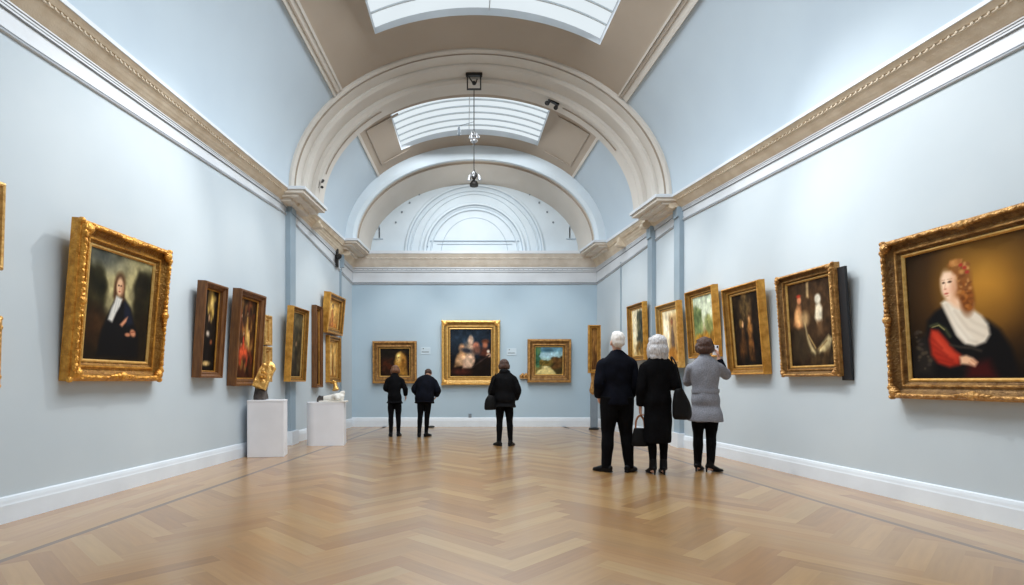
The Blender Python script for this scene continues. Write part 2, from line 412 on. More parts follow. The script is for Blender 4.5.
# ---- barrel vault
def va(Y): return 3.52 - .098*(Y-10.3)
def vb(Y): return 2.64 - .094*(Y-10.3)
def VP(t, Y, da=0.0, db=0.0):
    c = math.cos(t); zl, zr = lerp_tab(ZC_L, Y), lerp_tab(ZC_R, Y)
    zs = zl*(1-c)/2 + zr*(1+c)/2 - .015
    return Vector(((va(Y)-da)*c, Y, zs + (vb(Y)-db)*math.sin(t)))
rad = math.radians
T_SEAM = 42.0
def vault(name, ya, yb, hole=None):
    ts = sorted(set([i*3.0 for i in range(61)] + [T_SEAM, 180-T_SEAM] + ([hole[2], hole[3]] if hole else [])))
    n = max(2, int((yb-ya)/.6)); ys = sorted(set([ya+(yb-ya)*i/n for i in range(n+1)] + ([hole[0], hole[1]] if hole else [])))
    mb = MB(); nt = len(ts)
    for y in ys: mb.v += [tuple(VP(rad(t), y)) for t in ts]
    for i in range(len(ys)-1):
        for j in range(nt-1):
            tm = (ts[j]+ts[j+1])/2; ym = (ys[i]+ys[i+1])/2
            if hole and hole[0] < ym < hole[1] and hole[2] < tm < hole[3]: continue
            a = i*nt+j; mb.f.append((a, a+1, a+nt+1, a+nt)); mb.m.append(1 if T_SEAM < tm < 180-T_SEAM else 0)
    return struct(mb.build(name, [M['cove'], M['crown']], smooth=True, recalc=False))
H1 = (3.0, 9.45, 56.4, 120.0); H2 = (11.75, 13.2, 63.4, 123.0)
vault('ceiling_1', Y0, 10.3, H1); vault('ceiling_2', 11.4, 13.7, H2)

def skylight(name, hole, ybars, tbars, up=.13):
    y0, y1, t0, t1 = hole; n = 24
    ts = [t0+(t1-t0)*i/n for i in range(n+1)]
    # white reveal running up from the ceiling to the glass
    mb = MB()
    loop = [(t, y0) for t in ts] + [(t1, y0+(y1-y0)*i/8) for i in range(1, 9)] + [(t, y1) for t in reversed(ts[:-1])] + [(t0, y1+(y0-y1)*i/8) for i in range(1, 8)]
    mb.strip([[VP(rad(t), y) for t, y in loop], [VP(rad(t), y, 0, -up) for t, y in loop]], close_cols=True)
    root = struct(mb.build(name, M['white'], recalc=False))
    g = MB(); g.strip([[VP(rad(t), y, 0, -up) for t in ts] for y in (y0, (y0+y1)/2, y1)])
    g.build('skylight_glass', M['sky1'], root, recalc=False)
    for yb in ybars:
        b = MB(); b.strip([[VP(rad(t), yb-.011, 0, -up+.03), VP(rad(t), yb+.011, 0, -up+.03), VP(rad(t), yb+.011, 0, -up), VP(rad(t), yb-.011, 0, -up)] for t in ts], close_cols=True)
        b.build('glazing_bar', M['bar'], root)
    for tb in tbars:
        b = MB(); dt = .14
        b.strip([[VP(rad(tb-dt), y, 0, -up+.03), VP(rad(tb+dt), y, 0, -up+.03), VP(rad(tb+dt), y, 0, -up), VP(rad(tb-dt), y, 0, -up)] for y in (y0, (y0+y1)/2, y1)], close_cols=True)
        b.build('glazing_bar', M['bar'], root)
    return root
skylight('window_1', H1, [3.8, 4.6, 5.4, 6.2, 7.0, 7.6, 8.1, 8.5, 8.8, 9.1], [88.0])
skylight('window_2', H2, [12.02, 12.26, 12.5, 12.75, 13.0], [93.0])

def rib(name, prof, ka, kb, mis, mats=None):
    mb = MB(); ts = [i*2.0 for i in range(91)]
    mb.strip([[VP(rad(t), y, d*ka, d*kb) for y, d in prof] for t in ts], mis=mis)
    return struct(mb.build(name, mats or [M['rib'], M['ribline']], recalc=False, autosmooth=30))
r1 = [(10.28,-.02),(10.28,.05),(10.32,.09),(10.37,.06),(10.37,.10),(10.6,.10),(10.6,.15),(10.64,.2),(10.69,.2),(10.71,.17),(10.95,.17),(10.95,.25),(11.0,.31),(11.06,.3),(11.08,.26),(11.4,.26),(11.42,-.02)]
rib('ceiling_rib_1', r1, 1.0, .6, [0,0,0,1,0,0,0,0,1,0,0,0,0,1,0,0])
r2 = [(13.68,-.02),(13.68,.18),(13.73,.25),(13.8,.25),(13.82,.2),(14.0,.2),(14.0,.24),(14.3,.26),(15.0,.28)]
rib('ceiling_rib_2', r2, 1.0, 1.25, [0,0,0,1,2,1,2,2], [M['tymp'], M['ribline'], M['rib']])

# impost blocks carrying the feet of the arches on the cornice
def impost(name, sgn, ya, yb, ex):
    mb = MB()
    for p, za, zb, g, mi in ((.24+ex+.04, -.045, .012, .06, 0), (.24+ex, -.10, -.045, .03, 2), (.20+ex*.7, -.15, -.10, -.02, 2), (.14+ex*.3, -.21, -.15, -.10, 2)):
        lo = []; hi = []
        for y in (ya-g, min(yb+g, D-.01)):
            zc = lerp_tab(ZC_L if sgn < 0 else ZC_R, y)
            lo += [(sgn*w(y), y, zc+za), (sgn*(w(y)-p), y, zc+za)]; hi += [(sgn*w(y), y, zc+zb), (sgn*(w(y)-p), y, zc+zb)]
        mb.add(lo+hi, [(0,1,3,2),(4,6,7,5),(0,4,5,1),(1,5,7,3),(3,7,6,2),(2,6,4,0)], mi)
    return struct(mb.build(name, [M['white'], M['white'], M['bounce_pale']]))
for k, (sg, ya, yb, ex) in enumerate(((-1, 10.3, 11.4, .26), (1, 10.3, 11.4, .26), (-1, 13.7, 15.0, .26), (1, 13.7, 15.0, .26))): impost('trim_%d' % (30+k), sg, ya, yb, ex)

# straight mouldings where the coves meet the crown, and thin panel lines on the far bay
def vstrip(mb, t0, t1, ya, yb, d, mi=0):
    rows = [[VP(rad(t0), y, -.01, -.01), VP(rad(t0), y, d, d), VP(rad(t1), y, d, d), VP(rad(t1), y, -.01, -.01)] for y in np.linspace(ya, yb, 8)]
    mb.strip(rows, mis=[mi]*3); mb.poly(rows[0], mi); mb.poly(rows[-1], mi)
n_tr = 11
for tc in (T_SEAM, 180-T_SEAM):
    mb = MB(); s = 1 if tc < 90 else -1
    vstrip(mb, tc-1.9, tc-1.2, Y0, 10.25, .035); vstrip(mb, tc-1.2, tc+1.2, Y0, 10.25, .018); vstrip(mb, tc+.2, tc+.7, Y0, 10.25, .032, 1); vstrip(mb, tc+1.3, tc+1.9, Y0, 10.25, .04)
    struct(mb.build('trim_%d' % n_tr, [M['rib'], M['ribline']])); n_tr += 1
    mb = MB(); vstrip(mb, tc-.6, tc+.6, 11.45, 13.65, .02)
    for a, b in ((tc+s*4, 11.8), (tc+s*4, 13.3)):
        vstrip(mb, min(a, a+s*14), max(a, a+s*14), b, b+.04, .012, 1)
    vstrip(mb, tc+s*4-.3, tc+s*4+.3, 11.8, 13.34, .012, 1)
    struct(mb.build('trim_%d' % n_tr, [M['rib'], M['ribline']])); n_tr += 1

# ---- tympanum: concentric half-round mouldings on the end wall
ZB = 4.76
def halfring(mb, rx, rz, wd, dp, mi=0):
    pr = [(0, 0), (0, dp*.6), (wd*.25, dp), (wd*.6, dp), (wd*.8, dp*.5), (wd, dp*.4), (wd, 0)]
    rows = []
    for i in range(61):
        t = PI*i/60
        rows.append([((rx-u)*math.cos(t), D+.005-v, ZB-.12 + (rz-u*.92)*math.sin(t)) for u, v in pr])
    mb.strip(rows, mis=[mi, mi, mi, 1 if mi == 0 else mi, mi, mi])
mb = MB()
halfring(mb, 1.88, 1.85, .12, .07); halfring(mb, 1.72, 1.69, .05, .04); halfring(mb, 1.5, 1.6, .04, .03)
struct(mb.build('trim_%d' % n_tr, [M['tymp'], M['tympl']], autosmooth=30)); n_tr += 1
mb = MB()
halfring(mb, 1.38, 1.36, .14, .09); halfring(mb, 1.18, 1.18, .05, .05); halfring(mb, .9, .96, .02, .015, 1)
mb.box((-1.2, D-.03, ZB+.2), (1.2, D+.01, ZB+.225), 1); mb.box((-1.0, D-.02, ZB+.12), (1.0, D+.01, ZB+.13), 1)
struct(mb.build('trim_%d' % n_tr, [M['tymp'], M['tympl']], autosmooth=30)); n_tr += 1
mb = MB()                                   # little dark studs around the arch
for i in (2, 3, 4, 5, 6, 13, 14, 15, 16, 17):
    t = PI*(i+.5)/20; mb.ball((2.28*math.cos(t), D-.01, ZB-.05+1.98*math.sin(t)), .028, 0, 8, 5)
for z in (.05, .3): mb.ball((-1.27, D-.04, ZB+z), .03, 0, 8, 5)
struct(mb.build('trim_%d' % n_tr, M['postg'])); n_tr += 1
mb = MB()                                   # flat fillets at the feet of the arch
for s in (-1, 1):
    mb.box((s*2.75 if s < 0 else 2.45, D-.02, ZB+.25), (-2.45 if s < 0 else 2.75, D+.01, ZB+.28))
    for dz in (.3, .5): mb.box((s*2.55-.012, D-.015, ZB+.28), (s*2.55+.012, D+.01, ZB+.28+dz))
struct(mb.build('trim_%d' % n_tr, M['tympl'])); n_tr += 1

# ------------------------------------------------------------------ paintings
class Art:
    def __init__(s, nx, ny, top, bot=None, asp=1.0):
        s.nx, s.ny, s.asp = nx, ny, asp
        s.U, s.V = np.meshgrid(np.linspace(0, 1, nx), np.linspace(0, 1, ny))
        top = np.array(top, float)/255; bot = top if bot is None else np.array(bot, float)/255
        s.c = bot + (top-bot)*s.V[..., None]
        s.rng = np.random.default_rng(nx*7+ny)
    def mix(s, m, c, op=1.0):
        c = np.array(c, float)/255; m = np.clip(m, 0, 1)[..., None]*op; s.c = s.c*(1-m) + c*m; return s
    def blob(s, x, y, rx, ry, c, soft=.35, rot=0, op=1.0):
        du = (s.U-x); dv = (s.V-y); r = math.radians(rot)
        a = du*math.cos(r)+dv*math.sin(r); b = -du*math.sin(r)+dv*math.cos(r)
        q = np.sqrt((a/rx)**2+(b/ry)**2); return s.mix(1-np.clip((q-(1-soft))/(2*soft), 0, 1)**1.0, c, op)
    def poly(s, pts, c, soft=.012, op=1.0):
        inside = np.zeros(s.U.shape, bool); dist = np.full(s.U.shape, 9.0)
        for (x0, y0), (x1, y1) in zip(pts, pts[1:]+pts[:1]):
            cond = (y0 > s.V) != (y1 > s.V)
            xi = (x1-x0)*(s.V-y0)/((y1-y0) if abs(y1-y0) > 1e-9 else 1e-9)+x0
            inside ^= cond & (s.U < xi)
            L2 = (x1-x0)**2+(y1-y0)**2+1e-12
            t = np.clip(((s.U-x0)*(x1-x0)+(s.V-y0)*(y1-y0))/L2, 0, 1)
            dist = np.minimum(dist, np.hypot(s.U-x0-t*(x1-x0), s.V-y0-t*(y1-y0)))
        sd = np.where(inside, dist, -dist); return s.mix((sd+soft)/(2*soft), c, op)
    def line(s, pts, r, c, op=1.0, soft=None):
        dist = np.full(s.U.shape, 9.0)
        for (x0, y0), (x1, y1) in zip(pts, pts[1:]):
            L2 = (x1-x0)**2+(y1-y0)**2+1e-12
            t = np.clip(((s.U-x0)*(x1-x0)+(s.V-y0)*(y1-y0))/L2, 0, 1)
            dist = np.minimum(dist, np.hypot(s.U-x0-t*(x1-x0), s.V-y0-t*(y1-y0)))
        so = soft or r*.6; return s.mix((r-dist+so)/(2*so), c, op)
    def noise(s, cells, amt, tint=(1, 1, 1)):
        for k, a in ((cells, amt), (cells*2, amt*.6), (cells*4, amt*.35)):
            g = s.rng.standard_normal((int(k)+3, int(k)+3))
            fx = s.U*k; fy = s.V*k; ix = fx.astype(int); iy = fy.astype(int); tx = fx-ix; ty = fy-iy
            tx = tx*tx*(3-2*tx); ty = ty*ty*(3-2*ty)
            n = (g[iy, ix]*(1-tx)+g[iy, ix+1]*tx)*(1-ty)+(g[iy+1, ix]*(1-tx)+g[iy+1, ix+1]*tx)*ty
            s.c = s.c*(1+n[..., None]*a*np.array(tint))
        s.c = np.clip(s.c, 0, 1); return s
    def foliage(s, x0, x1, y0, y1, n, r, cols):
        for _ in range(n):
            s.blob(s.rng.uniform(x0, x1), s.rng.uniform(y0, y1), r*s.rng.uniform(.5, 1.3), r*s.rng.uniform(.4, 1.1), cols[s.rng.integers(len(cols))], .5, s.rng.uniform(0, 180), .8)
        return s
    def vign(s, k):
        q = np.hypot((s.U-.5)*1.3, (s.V-.5)*1.3); s.c *= (1-k*np.clip(q-.25, 0, 1))[..., None]; return s
def canvas_obj(name, art, x0, x1, z0, z1, y, parent):
    nx, ny = art.nx, art.ny
    xs = x0+(x1-x0)*art.U; zs = z0+(z1-z0)*art.V
    v = np.stack([xs, np.full_like(xs, y), zs], -1).reshape(-1, 3)
    idx = np.arange(nx*ny).reshape(ny, nx)
    f = np.stack([idx[:-1, :-1], idx[:-1, 1:], idx[1:, 1:], idx[1:, :-1]], -1).reshape(-1, 4)
    me = bpy.data.meshes.new(name); me.from_pydata(v.tolist(), [], f.tolist())
    ca = me.color_attributes.new('paint', 'FLOAT_COLOR', 'POINT')
    lin = srgb(np.clip(art.c, 0, 1)).reshape(-1, 3); rgba = np.concatenate([lin, np.ones((len(lin), 1))], 1)
    ca.data.foreach_set('color', rgba.astype(np.float32).ravel())
    me.materials.append(M['paint'])
    o = bpy.data.objects.new(name, me); col.objects.link(o); o.parent = parent
    return o

def figure(a, x, y, h, coat, skin=(205,160,120), hair=(60,40,25), lit=None):
    """small painted standing or seated figure, y is its foot"""
    a.poly([(x-h*.16, y), (x-h*.13, y+h*.55), (x-h*.07, y+h*.76), (x+h*.07, y+h*.76), (x+h*.14, y+h*.5), (x+h*.17, y)], coat, .02)
    a.blob(x, y+h*.9, h*.075, h*.1, hair, .4); a.blob(x-h*.015, y+h*.87, h*.055, h*.08, skin, .4)
    if lit: a.poly([(x-h*.1, y+h*.1), (x-h*.08, y+h*.6), (x, y+h*.74), (x+h*.04, y+h*.4), (x, y)], lit, .03, .8)
    return a

def art_gentleman():
    a = Art(120, 165, (150,146,110), (30,22,14)); a.blob(.5, .78, .42, .26, (196,182,130), .7, 0, .85); a.blob(.2, .95, .3, .12, (96,100,92), .8)
    a.foliage(.0, .2, .45, .8, 40, .09, [(40,38,22),(54,48,28),(30,28,16)]); a.foliage(.76, 1, .4, .82, 46, .09, [(36,34,20),(58,50,28),(28,24,14)])
    a.poly([(0,0),(0,.5),(.2,.5),(.35,.4),(.7,.4),(1,.52),(1,0)], (34,26,15), .06); a.blob(.12, .3, .14, .14, (74,46,24), .8, 0, .8)
    a.noise(9, .12)
    V0 = a.V; a.V = .5+(V0-.56)/1.06
    a.poly([(.2,.0),(.24,.22),(.33,.38),(.4,.5),(.46,.55),(.58,.53),(.68,.46),(.76,.32),(.84,.24),(.86,.0)], (17,16,18), .02)
    a.poly([(.56,.52),(.66,.46),(.74,.32),(.64,.3),(.58,.38)], (26,30,44), .02)
    a.blob(.475, .645, .085, .115, (74,46,26), .3); a.poly([(.4,.66),(.385,.54),(.42,.5),(.45,.62)], (70,44,26), .02); a.poly([(.54,.64),(.57,.53),(.53,.5),(.5,.6)], (64,40,24), .02)
    a.blob(.475, .635, .052, .082, (222,180,142), .25); a.blob(.457, .645, .012, .008, (40,26,20), .5); a.blob(.498, .645, .012, .008, (40,26,20), .5)
    a.line([(.478,.645),(.474,.612)], .005, (184,130,100)); a.blob(.476, .592, .016, .007, (170,84,70), .5); a.blob(.52, .62, .02, .05, (180,130,98), .7)
    a.poly([(.43,.55),(.41,.49),(.37,.43),(.33,.33),(.4,.31),(.45,.4),(.5,.46),(.53,.53)], (214,212,204), .014)
    a.line([(.45,.53),(.42,.4)], .008, (150,152,154), .35); a.line([(.48,.51),(.46,.42)], .008, (156,158,160), .35); a.line([(.4,.46),(.36,.35)], .007, (160,162,162), .3)
    a.poly([(.52,.3),(.6,.36),(.64,.38),(.62,.33),(.56,.28)], (206,140,106), .012)
    a.blob(.745, .235, .05, .032, (210,140,104), .35, -20); a.blob(.66, .215, .045, .018, (196,128,96), .4); a.line([(.7,.24),(.78,.25)], .006, (150,88,64))
    a.V = V0
    return a.vign(.35)
def lady_uv(x, y):
    px = 866.5 + x/2.545; Y = 4.965/(.098+(px-CX)/F); u = (5.62-Y)/(5.62-4.18); top = 165-.205*(x-75); return (u, (482-y)/(482-top))
def art_lady():
    Lv = lady_uv; a = Art(190, 190, (46,31,16), (16,10,8))
    u, v = Lv(262, 215); a.blob(u+.08, v, .36, .44, (140,90,28), .95, 0, .85); a.blob(u+.08, v+.02, .2, .28, (204,146,54), .98, 0, .8)
    a.noise(3, .03); a.vign(.7)
    P = lambda *q: [Lv(x, y) for x, y in q]
    a.poly(P((92,482),(98,430),(112,385),(132,368),(138,330),(160,306),(186,290),(200,286),(300,330),(332,355),(362,405),(380,482)), (13,12,14), .02)
    a.poly(P((98,472),(106,405),(130,368),(150,420),(146,472)), (34,30,27), .04)
    a.foliage(Lv(105,0)[0], Lv(140,0)[0], .06, .38, 22, .018, [(58,50,44),(28,24,22),(74,64,50)])
    # white shawl falling from both shoulders across the chest
    a.poly(P((177,284),(186,277),(206,276),(236,290),(262,302),(284,318),(300,340),(304,368),(290,388),(262,398),(236,392),(216,372),(200,338),(186,306)), (226,214,196), .014)
    a.poly(P((190,292),(204,300),(226,346),(258,382),(236,388),(214,366)), (240,232,218), .02, .9)
    for q, c in ((((192,290),(216,340),(246,380),(268,388)), (186,172,152)), (((212,306),(246,352),(286,372)), (188,174,156)), (((232,308),(262,336),(298,352)), (194,180,160)), (((184,292),(206,346),(230,386)), (198,184,164))): a.line(P(*q), .007, c, .5, .014)
    a.poly(P((204,262),(196,276),(212,292),(238,304),(262,302),(262,286),(246,262)), (226,180,144), .02)
    a.poly(P((210,268),(204,280),(222,294),(240,298),(236,276)), (240,202,170), .025, .8)
    # red sleeve with folds, crimson lap, hand
    a.poly(P((140,378),(147,352),(165,356),(186,382),(206,410),(222,420),(218,446),(190,452),(160,442),(144,420)), (168,44,28), .018)
    a.poly(P((152,362),(164,366),(190,400),(212,420),(208,430),(180,420),(156,394)), (206,70,46), .03, .8)
    for q in (((146,376),(172,402)), ((148,394),(184,422)), ((154,414),(198,434)), ((162,432),(204,444))): a.line(P(*q), .006, (104,22,16), .5, .012)
    a.poly(P((240,446),(296,434),(318,482),(232,482)), (62,16,16), .035)
    a.line(P((146,344),(164,338),(184,352),(196,372)), .010, (66,70,46), .9, .01); a.line(P((150,347),(168,342),(182,354)), .004, (160,150,96), .8)
    a.line(P((196,394),(222,400),(250,402),(276,410)), .008, (58,52,44), .9, .01)
    a.poly(P((218,425),(236,421),(254,428),(266,440),(258,451),(240,446),(220,444)), (230,182,146), .012)
    for q in (((248,433),(263,445)), ((242,440),(256,451)), ((254,430),(266,440))): a.line(P(*q), .003, (176,110,84), .7, .004)
    # head
    hu, hv = Lv(228, 222)
    a.blob(hu+.005, hv+.0, .08, .125, (136,86,42), .25); a.blob(hu+.05, hv-.17, .045, .10, (112,60,24), .4); a.blob(hu+.035, hv-.09, .05, .08, (132,74,30), .4)
    a.foliage(hu-.02, hu+.075, hv-.12, hv+.10, 46, .016, [(170,112,58),(134,82,40),(192,138,80),(112,66,32)])
    a.foliage(hu+.02, hu+.08, hv-.24, hv-.1, 24, .014, [(150,86,34),(104,56,22),(172,104,46)])
    fu, fv = Lv(201, 237)
    a.poly([(fu-.052,fv+.06),(fu-.05,fv-.0),(fu-.047,fv-.05),(fu-.025,fv-.105),(fu-.002,fv-.125),(fu+.03,fv-.10),(fu+.052,fv-.03),(fu+.05,fv+.06),(fu+.02,fv+.1),(fu-.03,fv+.1)], (236,196,164), .014)
    a.blob(fu-.018, fv+.01, .035, .085, (246,214,186), .6); a.blob(fu+.034, fv-.03, .022, .07, (204,146,110), .8, 0, .7); a.blob(fu-.012, fv-.04, .022, .022, (238,170,144), .9, 0, .5)
    for dx, k in ((-.036, .009), (.008, .013)): a.blob(fu+dx, fv+.022, k, .0075, (66,44,32), .6); a.line([(fu+dx-k*1.1, fv+.043), (fu+dx+k*1.2, fv+.042)], .002, (150,100,68), .7, .004)
    a.line([(fu-.02, fv+.02), (fu-.031, fv-.022)], .002, (206,152,122), .8, .004); a.blob(fu-.026, fv-.028, .009, .006, (196,136,108), .6); a.blob(fu-.02, fv-.063, .014, .0065, (178,78,66), .6); a.blob(fu-.016, fv-.082, .012, .005, (206,150,120), .6)
    a.foliage(hu-.05, hu+.02, hv+.11, hv+.135, 22, .018, [(176,118,62),(150,94,46),(196,140,80)])
    for dx, dy in ((.02,.10),(.045,.075),(.06,.04)): a.blob(hu+dx, hv+dy, .014, .013, (160,54,40), .4)
    return a
def art_dark_portrait():
    a = Art(60, 120, (34,26,18), (20,14,10)); a.foliage(.35, .8, .72, .97, 24, .09, [(168,126,52),(206,168,84),(96,70,30)]); a.blob(.62,.84,.14,.07,(226,190,110),.6)
    figure(a, .5, .12, .62, (24,18,16)); a.blob(.48,.46,.1,.035,(190,176,160),.6); a.blob(.7,.36,.08,.03,(140,80,50),.6); a.blob(.45,.09,.28,.03,(200,168,110),.5); a.noise(8,.2); return a.vign(.5)
def art_red_scene():
    a = Art(70, 130, (66,44,22), (70,34,18)); a.foliage(.05,.95,.1,.95,90,.08,[(110,66,30),(60,36,18),(150,104,52),(40,26,16),(122,54,28)])
    for x, y, c in ((.25,.62,(80,50,28)),(.55,.66,(168,128,66)),(.4,.4,(170,60,34)),(.68,.44,(204,160,84)),(.3,.26,(184,70,40)),(.62,.24,(130,50,30))): figure(a, x, y-.1, .3, c)
    a.blob(.45,.33,.22,.07,(196,78,44),.7); a.blob(.6,.52,.08,.1,(220,180,104),.7); a.noise(9,.16); return a.vign(.4)
def art_green_panel():
    a = Art(50, 120, (86,78,56), (46,36,24)); a.foliage(.1,.9,.1,.95,70,.09,[(74,66,44),(54,46,32),(100,90,66),(40,34,24)]); figure(a,.55,.08,.5,(40,34,28)); a.noise(8,.15); return a
def art_amber_panel():
    a = Art(40, 90, (120,76,36), (60,34,16)); figure(a, .5, .1, .7, (96,54,26), lit=(190,140,70)); a.noise(7,.18); return a.vign(.4)
def art_gold_saint():
    a = Art(50, 70, (214,166,88), (170,110,50)); a.blob(.5,.6,.32,.34,(232,190,110),.8); figure(a,.5,.05,.85,(150,84,40),lit=(206,150,80)); a.noise(7,.12); return a
def art_gold_relief():
    a = Art(40, 80, (206,158,82), (160,106,46)); a.poly([(.15,.05),(.15,.9),(.4,.9),(.4,.05)],(228,188,118),.03); a.poly([(.6,.05),(.6,.9),(.85,.9),(.85,.05)],(226,184,112),.03); a.poly([(.42,.1),(.5,.7),(.58,.1)],(110,66,28),.04); a.noise(8,.1); return a
def art_golden_face():
    a = Art(70, 66, (26,24,20), (44,24,14)); a.foliage(.05,.6,.1,.6,40,.08,[(60,30,16),(44,26,18),(80,36,18)]); a.poly([(.5,.05),(.48,.5),(.58,.8),(.7,.9),(.86,.72),(.9,.3),(.95,0)],(186,136,60),.04)
    a.blob(.66,.66,.12,.18,(232,196,116),.4); a.blob(.63,.68,.02,.015,(80,50,24),.5); a.blob(.6,.56,.02,.015,(150,80,40),.5); a.blob(.78,.5,.1,.3,(150,100,40),.7); a.noise(9,.14); return a.vign(.3)
def art_group():
    a = Art(110, 130, (28,38,52), (16,10,10)); a.blob(.4,.8,.5,.25,(40,56,72),.9); a.poly([(0,0),(0,.25),(.55,.2),(1,.62),(1,0)],(26,16,12),.05)
    figure(a,.5,.3,.58,(150,120,104),(226,186,158),(200,186,170)); a.blob(.5,.77,.07,.07,(226,190,164),.4); a.blob(.46,.55,.12,.15,(176,150,126),.6)
    a.blob(.28,.6,.07,.09,(200,150,112),.4); a.poly([(.1,.2),(.16,.45),(.28,.56),(.4,.46),(.36,.24)],(196,146,100),.03); a.blob(.3,.36,.14,.1,(220,176,134),.5,20)
    a.poly([(.3,.16),(.32,.36),(.48,.48),(.6,.38),(.56,.2)],(206,166,140),.03); a.blob(.46,.32,.1,.12,(232,196,166),.5); a.blob(.63,.66,.075,.07,(190,120,96),.4); a.blob(.66,.56,.12,.08,(110,74,62),.5)
    a.blob(.86,.74,.09,.05,(112,62,42),.4); a.blob(.85,.66,.06,.07,(176,108,80),.4); a.poly([(.72,.45),(.8,.6),(.95,.58),(.99,.4)],(92,50,38),.03); a.blob(.93,.53,.035,.035,(220,206,190),.4); a.blob(.95,.45,.06,.04,(212,176,150),.4)
    a.line([(.55,.2),(.95,.45)],.016,(52,40,38)); a.blob(.4,.55,.14,.05,(46,48,56),.5,-10); a.blob(.25,.1,.2,.06,(80,36,26),.7); a.noise(12,.12); return a.vign(.4)
def art_landscape():
    a = Art(84, 84, (104,160,190), (196,188,130)); a.blob(.5,.72,.35,.12,(170,206,220),.7); a.blob(.4,.88,.3,.06,(70,110,130),.7); a.poly([(0,0),(0,.38),(.3,.46),(.6,.44),(1,.38),(1,0)],(112,104,56),.03)
    a.foliage(0,.14,.3,.98,60,.07,[(52,96,74),(40,74,52),(84,124,84)]); a.foliage(.62,1,.22,.62,70,.07,[(66,48,24),(92,62,32),(48,40,22),(110,78,40)]); a.foliage(.18,.62,.36,.5,40,.05,[(104,88,36),(136,108,48),(72,66,30)])
    a.poly([(0,0),(.1,.14),(.3,.24),(.55,.25),(.7,.12),(.8,0)],(226,208,138),.03); a.blob(.38,.27,.12,.04,(240,224,160),.5); a.poly([(.78,0),(.72,.14),(1,.3),(1,0)],(60,52,28),.04); a.noise(10,.08); return a
def art_pale_tree():
    a = Art(60, 130, (236,222,180), (206,170,96)); a.blob(.2,.6,.3,.5,(250,240,208),.8); a.foliage(.45,1,.15,.9,120,.09,[(56,62,54),(80,84,66),(40,44,40),(104,100,72)]); a.foliage(.3,.9,0,.25,30,.08,[(150,116,54),(120,90,44)]); a.noise(9,.1); return a
def art_cream_figure():
    a = Art(60, 120, (246,226,176), (206,150,62)); a.blob(.25,.6,.3,.5,(252,242,214),.9); a.poly([(.4,.12),(.42,.9),(.92,.9),(.95,.1)],(168,128,78),.05,.7); figure(a,.62,.12,.72,(96,76,60),lit=(130,110,96)); a.blob(.6,.76,.07,.05,(150,90,60),.5); a.foliage(.3,.9,.02,.2,24,.08,[(150,98,40),(190,130,54)]); a.noise(8,.1); return a
def art_misty_green():
    a = Art(80, 130, (186,206,186), (150,106,36)); a.blob(.6,.75,.4,.25,(212,222,196),.8); a.foliage(.0,.35,.2,.75,60,.09,[(110,130,84),(134,146,96),(84,104,64)]); a.foliage(.6,1,.2,.6,50,.08,[(150,150,90),(120,128,76)])
    a.poly([(0,0),(0,.25),(.5,.3),(1,.24),(1,0)],(190,136,44),.08,.9); a.foliage(.1,.95,.02,.28,40,.07,[(206,150,54),(160,108,36),(120,84,30)]); a.line([(.3,.3),(.4,.75)],.015,(90,96,60)); a.noise(9,.1); return a
def art_dark_amber():
    a = Art(80, 140, (40,28,16), (22,14,10)); a.blob(.5,.85,.16,.2,(108,84,48),.8); figure(a,.36,.1,.55,(58,38,20)); figure(a,.62,.06,.66,(74,46,22),lit=(120,78,36)); a.blob(.28,.6,.06,.05,(150,112,58),.6); a.blob(.62,.54,.08,.12,(134,90,44),.7); a.blob(.3,.22,.1,.12,(90,56,28),.7); a.noise(10,.25); return a.vign(.4)
def art_statues():
    a = Art(100, 150, (52,36,22), (36,26,18)); a.blob(.5,.7,.5,.4,(74,52,32),.9); a.poly([(.46,.99),(.52,.99),(.5,.8),(.45,.82)],(196,164,116),.02); a.noise(8,.15)
    a.poly([(.1,.5),(.14,.64),(.22,.74),(.3,.72),(.34,.6),(.32,.48),(.2,.44)],(186,124,78),.03); a.blob(.27,.79,.05,.045,(214,140,96),.3); a.blob(.26,.84,.05,.02,(180,60,40),.5); a.blob(.22,.58,.07,.1,(220,168,112),.5)
    a.blob(.38,.56,.1,.08,(160,130,90),.5); a.blob(.71,.77,.07,.055,(236,228,208),.3); a.poly([(.62,.56),(.66,.7),(.74,.74),(.8,.66),(.78,.52),(.7,.46)],(224,212,186),.025); a.poly([(.66,.34),(.66,.52),(.78,.52),(.78,.36)],(96,70,46),.03)
    a.poly([(.38,.5),(.42,.38),(.5,.24),(.6,.16),(.7,.22),(.9,.34),(.98,.3),(.9,.16),(.66,.1),(.5,.12),(.4,.28)],(226,204,150),.025); a.poly([(.05,.1),(.1,.44),(.36,.44),(.5,.16),(.3,.04)],(56,44,30),.04)
    a.line([(.45,.36),(.6,.2)],.012,(160,132,84)); a.line([(.66,.18),(.86,.28)],.01,(170,140,92)); a.foliage(.5,.98,.0,.14,24,.06,[(80,60,36),(50,38,24)]); a.noise(12,.08); return a.vign(.35)
def art_brown_plain():
    a = Art(40, 80, (140,96,48), (90,56,26)); a.foliage(.1,.9,.1,.9,30,.12,[(120,80,40),(90,58,28),(160,116,60)]); a.noise(8,.1); return a

